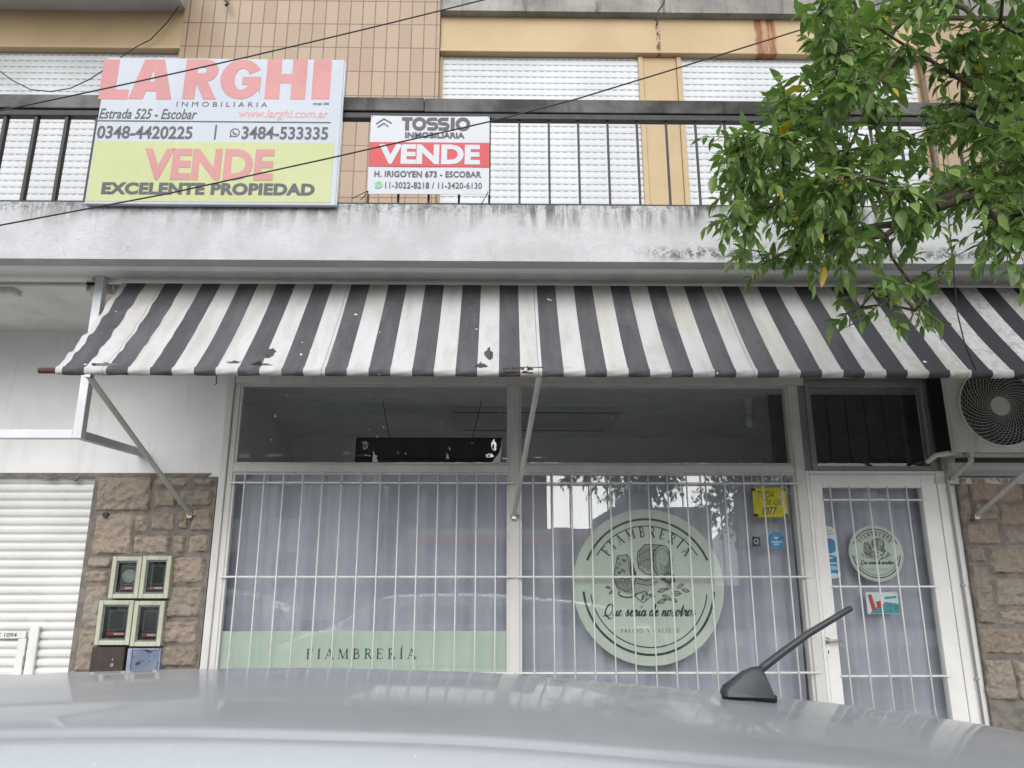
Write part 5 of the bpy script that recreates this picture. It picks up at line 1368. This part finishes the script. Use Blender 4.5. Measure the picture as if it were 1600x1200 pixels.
q = [P(a, b, AY) for a, b in ((1126, 1083), (1167, 1084), (1209, 1088))]
MB().tube([v + Vector((0, -.014, -.004)) for v in q], .009, 8).build('antenna_gasket', 'black', an, smooth=True)

# ------------------------------------------------------------------ overhead cables
def cable(label, pts, r=.0045, sag=0.0):
    tag(MB().tube(pts, r, 6).build('cable', 'cable', smooth=True), label, 'cable')
def line(pa, pb, Ya, Yb, n=10, ext=(.25, .25), sag=.02):
    a, b = P(*pa, Ya), P(*pb, Yb); d = b - a
    return [a + d * t + Vector((0, 0, -sag * 4 * max(0, (t * (1 - t))))) for t in [-ext[0] + (1 + ext[0] + ext[1]) * i / n for i in range(n + 1)]]
cable('upper black overhead cable rising across the top of the large sale board', line((0, 173), (750, 1), -2.5, -2.5, 12), .0042)
cable('lower black overhead cable crossing both sale boards and rising into the tree', spl := [P(a, b, -2.6) for a, b in ((-250, 400), (0, 352), (260, 303), (520, 246), (765, 190), (900, 155), (1060, 106), (1285, 36), (1420, -10))], .0042)
cable('thin black wire looping behind the top left of the large sale board', [P(a, b, -.14) for a, b in ((288, -30), (284, 3), (262, 34), (235, 62), (215, 72), (196, 84), (170, 104), (140, 124), (110, 138), (80, 143), (48, 140), (20, 126), (-5, 108), (-60, 70))], .005)
cable('black wire hanging from the tree branches down over the awning', [P(a, b, -2.3) for a, b in ((1470, 200), (1481, 330), (1490, 420), (1496, 490), (1508, 540), (1525, 579))], .0035)
cable('short black cable stub with a knot hanging over the cream box', [P(a, b, -.27) for a, b in ((1043, -20), (1037, 6), (1029, 16), (1028, 28), (1026, 40))], .008)
cable('short dark cable end poking down over the tiles above the large sale board', [P(a, b, -.2) for a, b in ((348, -25), (352, 0), (356, 6), (352, 9))], .012)

# ------------------------------------------------------------------ tree on the pavement at the right
import numpy as np
rnd = random.Random(21)
TX, TY = 3.15, -3.25
TR = thing('street_tree', 'leafy evergreen street tree reaching over the balcony from the right', 'tree', (TX, TY, 0))
def inpoly(x, y, pg):
    c = False; j = len(pg) - 1
    for i in range(len(pg)):
        if (pg[i][1] > y) != (pg[j][1] > y) and x < (pg[j][0] - pg[i][0]) * (y - pg[i][1]) / (pg[j][1] - pg[i][1]) + pg[i][0]: c = not c
        j = i
    return c
OUT = [(1262, -60), (1275, 30), (1300, 75), (1285, 100), (1275, 125), (1250, 130), (1222, 150), (1190, 165), (1150, 195), (1125, 215), (1130, 245), (1150, 280), (1135, 300), (1140, 345), (1165, 390), (1200, 405), (1260, 400), (1320, 385), (1360, 430), (1335, 455), (1345, 490), (1372, 505), (1400, 490), (1450, 490), (1425, 455), (1470, 440), (1490, 415), (1530, 425), (1590, 400), (1700, 430), (1700, -60)]
BOUGH = [(1370, 430), (1400, 420), (1440, 470), (1430, 500), (1375, 500), (1350, 470)]
targets = []
while len(targets) < 155:
    px, py = rnd.uniform(1120, 1700), rnd.uniform(-60, 500)
    if not inpoly(px, py, OUT): continue
    dens = 1.0
    if py > 385: dens = .42 if px < 1480 else .8
    if px < 1260 and py > 200: dens = .9
    if 1380 < px < 1480 and 300 < py < 390: dens = .5
    if rnd.random() > dens: continue
    dpt = rnd.uniform(2.3, 3.5)
    t = P(px, py, -6.2 + dpt)
    if min([(t - q_).length for q_ in targets] or [9]) < .085: continue
    targets.append(t)
for (px, py) in ((1140, 215), (1150, 240), (1160, 330), (1165, 390), (1195, 410), (1345, 480), (1390, 480), (1365, 455), (1235, 150), (1300, 95), (1280, 30), (1150, 295), (1300, 130), (1210, 190), (1430, 485)): targets.append(P(px, py, -6.2 + rnd.uniform(2.5, 3.1)))
def visible(v):
    d = v - CAM; c, s = math.cos(PITCH), math.sin(PITCH)
    f = d.y * c + d.z * s; u = -d.y * s + d.z * c
    if f < .1: return None
    return 800 + FPX * d.x / f, 600 - FPX * u / f
hid = []
while len(hid) < 120:
    v = Vector((rnd.gauss(0, 1), rnd.gauss(0, 1), rnd.gauss(0, 1))).normalized() * rnd.uniform(.35, 1) ** .5
    v = Vector((TX + .25 + v.x * 2.1, TY + .1 + v.y * 1.35, 4.9 + v.z * 1.75))
    if v.z < 3.1 or v.y > -1.95: continue
    pr = visible(v)
    if pr and -60 < pr[0] < 1680 and pr[1] > -50 and not inpoly(pr[0], pr[1], OUT): continue
    if pr and 0 < pr[0] < 1640 and 0 < pr[1] < 1200: continue
    hid.append(v)
# branching: every target joins the nearest node of what has grown so far
nodes = [Vector((TX, TY, 0)), Vector((TX + .03, TY, 1.0)), Vector((TX - .03, TY + .02, 2.0)), Vector((TX, TY, 2.55))]
par = [-1, 0, 1, 2]
def addn(p, pr_): nodes.append(p); par.append(pr_); return len(nodes) - 1
for e in (P(1540, 170, -3.3), P(1625, 290, -3.2), P(1440, 60, -3.5), Vector((3.9, -3.0, 4.6)), Vector((3.2, -2.5, 4.8)), Vector((3.3, -4.0, 4.6)), Vector((2.6, -3.3, 5.3))):
    a = 3; s0 = nodes[3]
    for t in (.33, .66, 1.0):
        p = s0.lerp(e, t) + Vector((0, 0, .18 * math.sin(math.pi * t))) + Vector((rnd.uniform(-.05, .05), rnd.uniform(-.05, .05), 0))
        a = addn(p, a)
tips = []
root = nodes[3]
low = {id(t) for t in targets if (visible(t) or (0, 0))[1] > 385}
for t in sorted(targets + hid, key=lambda v: (v - root).length + (20 if id(v) in low else 0)):
    best, bd = 3, 1e9
    for i in range(4, len(nodes)):
        d = (nodes[i] - t).length + .25 * max(0, (nodes[i] - root).length - (t - root).length + .1)
        if d < bd: best, bd = i, d
    a = best; s0 = nodes[best]; k_ = max(2, int(bd / .16)); off = Vector((rnd.uniform(-1, 1), rnd.uniform(-1, 1), rnd.uniform(0, 1))) * bd * .10
    chain = []
    for j in range(1, k_ + 1):
        u = j / k_; a = addn(s0.lerp(t, u) + off * math.sin(math.pi * u), a); chain.append(a)
    tips.append(chain)
cnt = [0] * len(nodes)
for c_ in tips:
    i = c_[-1]
    while i >= 0: cnt[i] += 1; i = par[i]
def rad(i): return .0024 * max(1, cnt[i]) ** .56
mt_, mb_ = MB(), MB()
mt_.tube([nodes[0] - Vector((0, 0, .1)), nodes[0] + Vector((0, 0, .15)), nodes[1], nodes[2], nodes[3]], [.15, .095, .08, .075, .07], 12)
for i in range(4, len(nodes)):
    r0, r1 = min(rad(par[i]), rad(i) * 1.7), rad(i)
    (mt_ if cnt[i] > 25 else mb_).tube([nodes[par[i]], nodes[i]], [r0, r1], 5 if cnt[i] < 8 else 8, cap=False)
mt_.build('trunk', 'bark', TR, smooth=True); mb_.build('branches', 'bark', TR, smooth=True)
# leaves: pointed, folded on the midrib, drooping in sprays
LV = [(0, 0), (.22, .30), (.5, .40), (.78, .22), (1, 0)]
lv, lf = [], []
def leaf(p, d, up, ln, wd, curl):
    d = d.normalized(); s = d.cross(up)
    if s.length < 1e-3: s = Vector((1, 0, 0))
    s.normalize(); n = s.cross(d).normalized(); b = len(lv)
    fold = rnd.uniform(.15, .5)
    for u, w_ in LV:
        c = p + d * (ln * u) - n * (curl * ln * u * u)
        lv.append(c)
        if 0 < u < 1:
            lv.append(c + s * (w_ * wd) + n * (fold * w_ * wd)); lv.append(c - s * (w_ * wd) + n * (fold * w_ * wd))
    # index: 0 base, (1,2,3) (4,5,6) (7,8,9) , 10 tip
    for f in ((0, 2, 1), (0, 1, 3), (1, 2, 5, 4), (1, 4, 6, 3), (4, 5, 8, 7), (4, 7, 9, 6), (7, 8, 10), (7, 10, 9)): lf.append(tuple(b + i for i in f))
nv = len(targets)
for px, py in ((1592, 192), (1556, 232), (1570, 226)):
    pass
tset = {id(t) for t in targets}
for c_ in tips:
    tip = nodes[c_[-1]]; pr = visible(tip); near = pr and -80 < pr[0] < 1700 and -80 < pr[1] < 600
    pts = [nodes[i] for i in c_[-4:]]
    if len(pts) < 2: pts = [nodes[par[c_[-1]]], tip]
    ax = (pts[-1] - pts[-2]).normalized()
    if near:
        n_sub = 5 if pr[1] < 385 else 2
    else: n_sub = 2
    for sft in range(n_sub):
        if sft == 0: base = pts[-1]; sd_ = ax
        else:
            base = pts[-2].lerp(pts[-1], rnd.uniform(0, 1)) if len(pts) < 3 or rnd.random() < .6 else pts[-3].lerp(pts[-2], rnd.random())
            sd_ = (ax * .6 + Vector((rnd.gauss(0, 1), rnd.gauss(0, 1), rnd.gauss(-.1, .8)))).normalized()
        ln_s = rnd.uniform(.08, .17); N_ = rnd.randint(7, 12) if near else 8
        tw = [base]
        for q_ in range(3): tw.append(base + sd_ * (ln_s * (q_ + 1) / 3) + Vector((0, 0, -.012 * (q_ + 1) ** 1.4)))
        mb2 = twm if 'twm' in globals() else globals().setdefault('twm', MB())
        twm.tube(tw, [.0022, .0018, .0015, .001], 4, cap=False)
        for q_ in range(N_):
            t = (q_ + .5) / N_; i0 = min(2, int(t * 3)); p = tw[i0].lerp(tw[i0 + 1], t * 3 - i0)
            a = q_ * 2.4 + rnd.uniform(-.5, .5); u = Vector((0, 0, 1)); e1 = sd_.cross(u)
            if e1.length < .1: e1 = Vector((1, 0, 0))
            e1.normalize(); e2 = sd_.cross(e1)
            d = sd_ * (.35 + .6 * t) + (e1 * math.cos(a) + e2 * math.sin(a)) * .8 + Vector((0, 0, -.45))
            big = rnd.uniform(.038, .090) if near else rnd.uniform(.07, .11)
            leaf(p, d, Vector((rnd.gauss(0, .25), rnd.gauss(0, .25), 1)), big, big * rnd.uniform(.42, .62), rnd.uniform(.05, .45))
twm.build('twigs', 'bark', TR)
m = MB(); m.v = [tuple(v) for v in lv]; m.f = lf; m.build('crown', 'leaf', TR, smooth=True)

# ------------------------------------------------------------------ the other side of the street, seen only as reflections
def far(px, py, Yv): q_ = P(px, py, Yv); return q_.x, q_.z
FB = thing('apartment_house', 'grey apartment house with a railed balcony across the street', 'building', (0, -34, 0))
x0, _ = far(606, 800, 30); x1, zt3 = far(800, 742, 30)
MB().box(x0, x1, -42, -30, -.14, zt3 - .4).build('wall', 'far_wall', FB); MB().box(x0 - .3, x1 + .4, -42, -29.2, zt3 - .398, zt3).build('roof', 'far_white', FB)
xa, _ = far(800, 800, 30); xb_, _ = far(856, 800, 30)
MB().box(xa + .41, xb_, -42, -30.6, -.14, zt3 + .2).build('wing', 'far_red', FB)
for i in range(4):
    xx = x0 + .6 + i * (x1 - x0 - 1) / 4; MB().box(xx, xx + .9, -29.99, -29.95, zt3 - 2.4, zt3 - .9).build('window', 'far_dark', FB)
m = MB()
for zz in (.0, .5, 1.0): m.bar((x0 - .3, -28.6, zt3 - 3.6 + zz), (x1 + 1, -28.6, zt3 - 3.6 + zz), .05)
for i in range(12): m.bar((x0 + i * (x1 - x0) / 11, -28.6, zt3 - 3.6), (x0 + i * (x1 - x0) / 11, -28.6, zt3 - 2.6), .05)
m.build('balcony_rail', 'iron', FB)
GS = thing('canopy_shop', 'low forecourt building with a white and orange fascia across the street', 'building', (0, -24, 0))
x0, z0 = far(636, 848, 24); x1, z1 = far(925, 826, 24); zm = far(700, 836, 24)[1]
MB().box(x0, x1, -28, -24, zm + .002, z1).build('white_fascia', 'far_white', GS); MB().box(x0, x1, -28, -24, z0, zm).build('orange_fascia', 'orange', GS)
MB().box(x0 + .3, x1 - .3, -28, -24.6, -.14, z0 - .002).build('wall', 'far_wall', GS); m = MB()
for i in range(5): xx = x0 + .8 + i * (x1 - x0 - 1) / 5; m.box(xx, xx + .8, -24.58, -24.56, .9, 1.9)
m.build('window', 'far_dark', GS)
x0, z0 = far(866, 850, 23.6); x1, z1 = far(890, 824, 23.6)
SGN = thing('forecourt_sign', 'small white square sign with a red scallop emblem across the street', 'sign', ((x0 + x1) / 2, -23.7, z0))
MB().bbox(x0, x1, -23.8, -23.6, z0, z1, .02).build('panel', 'far_white', SGN)
cx, cz = (x0 + x1) / 2, (z0 + z1) / 2; r_ = (z1 - z0) * .4
# the emblem faces the shop (towards +Y)
vs = [(cx + r_ * a, -23.59, cz + r_ * b) for a, b in [(-.3, -.9), (-.3, -.65), (-.8, -.55)] + arc(0, .05, 1, .85, 200, -20, 14) + [(.8, -.55), (.3, -.65), (.3, -.9)]]
MB().add(vs, [tuple(range(len(vs)))]).build('emblem', 'emblem_red', SGN)
BL = thing('corner_block', 'grey flat roofed block across the street', 'building', (0, -30, 0))
x0, z1 = far(958, 792, 28); x1 = far(1110, 792, 28)[0]
MB().box(x0, x1, -36, -28, -.14, z1).build('wall', 'far_wall', BL); MB().box(x0 + 1, x0 + 2.2, -34, -30, z1 + .002, z1 + .9).build('water_tank', 'far_wall', BL)
BL = thing('corner_block', 'low grey block across the street, added to close a bright gap in the reflection', 'building', (4, -30, 0))  # added block, hides a strip of bright sky from the glass reflection
x0, z1 = far(885, 838, 27); x1 = far(985, 838, 27)[0]
MB().box(x0, x1, -34, -27, -.14, z1).build('wall', 'far_wall', BL); MB().box(x0 + .5, x1 - 1, -26.99, -26.95, .6, z1 - .5).build('window', 'far_dark', BL)
BL = thing('corner_block', 'tall pale block across the street', 'building', (-14, -30, 0))
x0, z1 = far(300, 650, 26); x1 = far(556, 700, 26)[0]
MB().box(x0 - 9, x1, -36, -26, -.14, z1).build('wall', 'far_white', BL); m = MB()
for i in range(6):
    for j in range(3): m.box(x0 - 8 + i * 2.4, x0 - 7 + i * 2.4, -25.99, -25.95, 1.2 + j * 2.8, 2.6 + j * 2.8)
m.build('window', 'far_dark', BL)
BL = thing('corner_block', 'pale block with upper windows far right across the street', 'building', (20, -30, 0))
x0 = far(1250, 700, 26)[0]
MB().box(x0, x0 + 18, -36, -26, -.14, 6.0).build('wall', 'far_wall', BL); m = MB()
for i in range(6):
    for j in range(2): m.box(x0 + 1 + i * 2.8, x0 + 2.2 + i * 2.8, -25.99, -25.95, 1.2 + j * 2.6, 2.5 + j * 2.6)
m.build('window', 'far_dark', BL)
# a second car across the road (reflected low in the left pane)
def copy_tree(o, parent=None):
    c = o.copy(); COL.objects.link(c); c.parent = parent
    for ch in [x for x in bpy.data.objects if x.parent == o]: copy_tree(ch, c)
    return c
c2 = copy_tree(CAR); c2.location = (far(365, 960, 12.0)[0] - .9, -11.2, -.14); c2['label'] = 'silver hatchback parked across the road, reflected low in the left pane'
CAR['group'] = c2['group'] = 'silver hatchbacks'
def far_tree(x, y, h, r_, seed, label='smaller leafy tree across the street, reflected above the round emblem'):
    t = thing('street_tree', label, 'tree', (x, y, 0)); rn = random.Random(seed)
    MB().tube([(x, y, -.14), (x + .1, y, h * .4), (x, y, h * .7)], [.18, .13, .06], 8).build('trunk', 'bark', t, smooth=True)
    m = MB()
    for i in range(1500):
        v = Vector((rn.gauss(0, 1), rn.gauss(0, 1), rn.gauss(0, 1))).normalized() * r_ * rn.uniform(.4, 1); c = Vector((x, y, h)) + v + Vector((0, 0, rn.uniform(-.2, .2)))
        a = Vector((rn.gauss(0, 1), rn.gauss(0, 1), rn.gauss(0, 1))).normalized(); b_ = a.cross(Vector((0, 0, 1))).normalized(); s_ = rn.uniform(.1, .2)
        m.add([c - a * s_, c + b_ * s_ * .5, c + a * s_, c - b_ * s_ * .5], [(0, 1, 2, 3)])
    m.build('crown', 'leaf', t)
far_tree(far(1015, 800, 22)[0], -22, far(1015, 762, 22)[1] + .6, 1.5, 1)
far_tree(far(1165, 800, 19)[0], -19, far(1165, 775, 19)[1], 1.75, 2, 'bushier leafy tree across the street, reflected beside the yellow card')
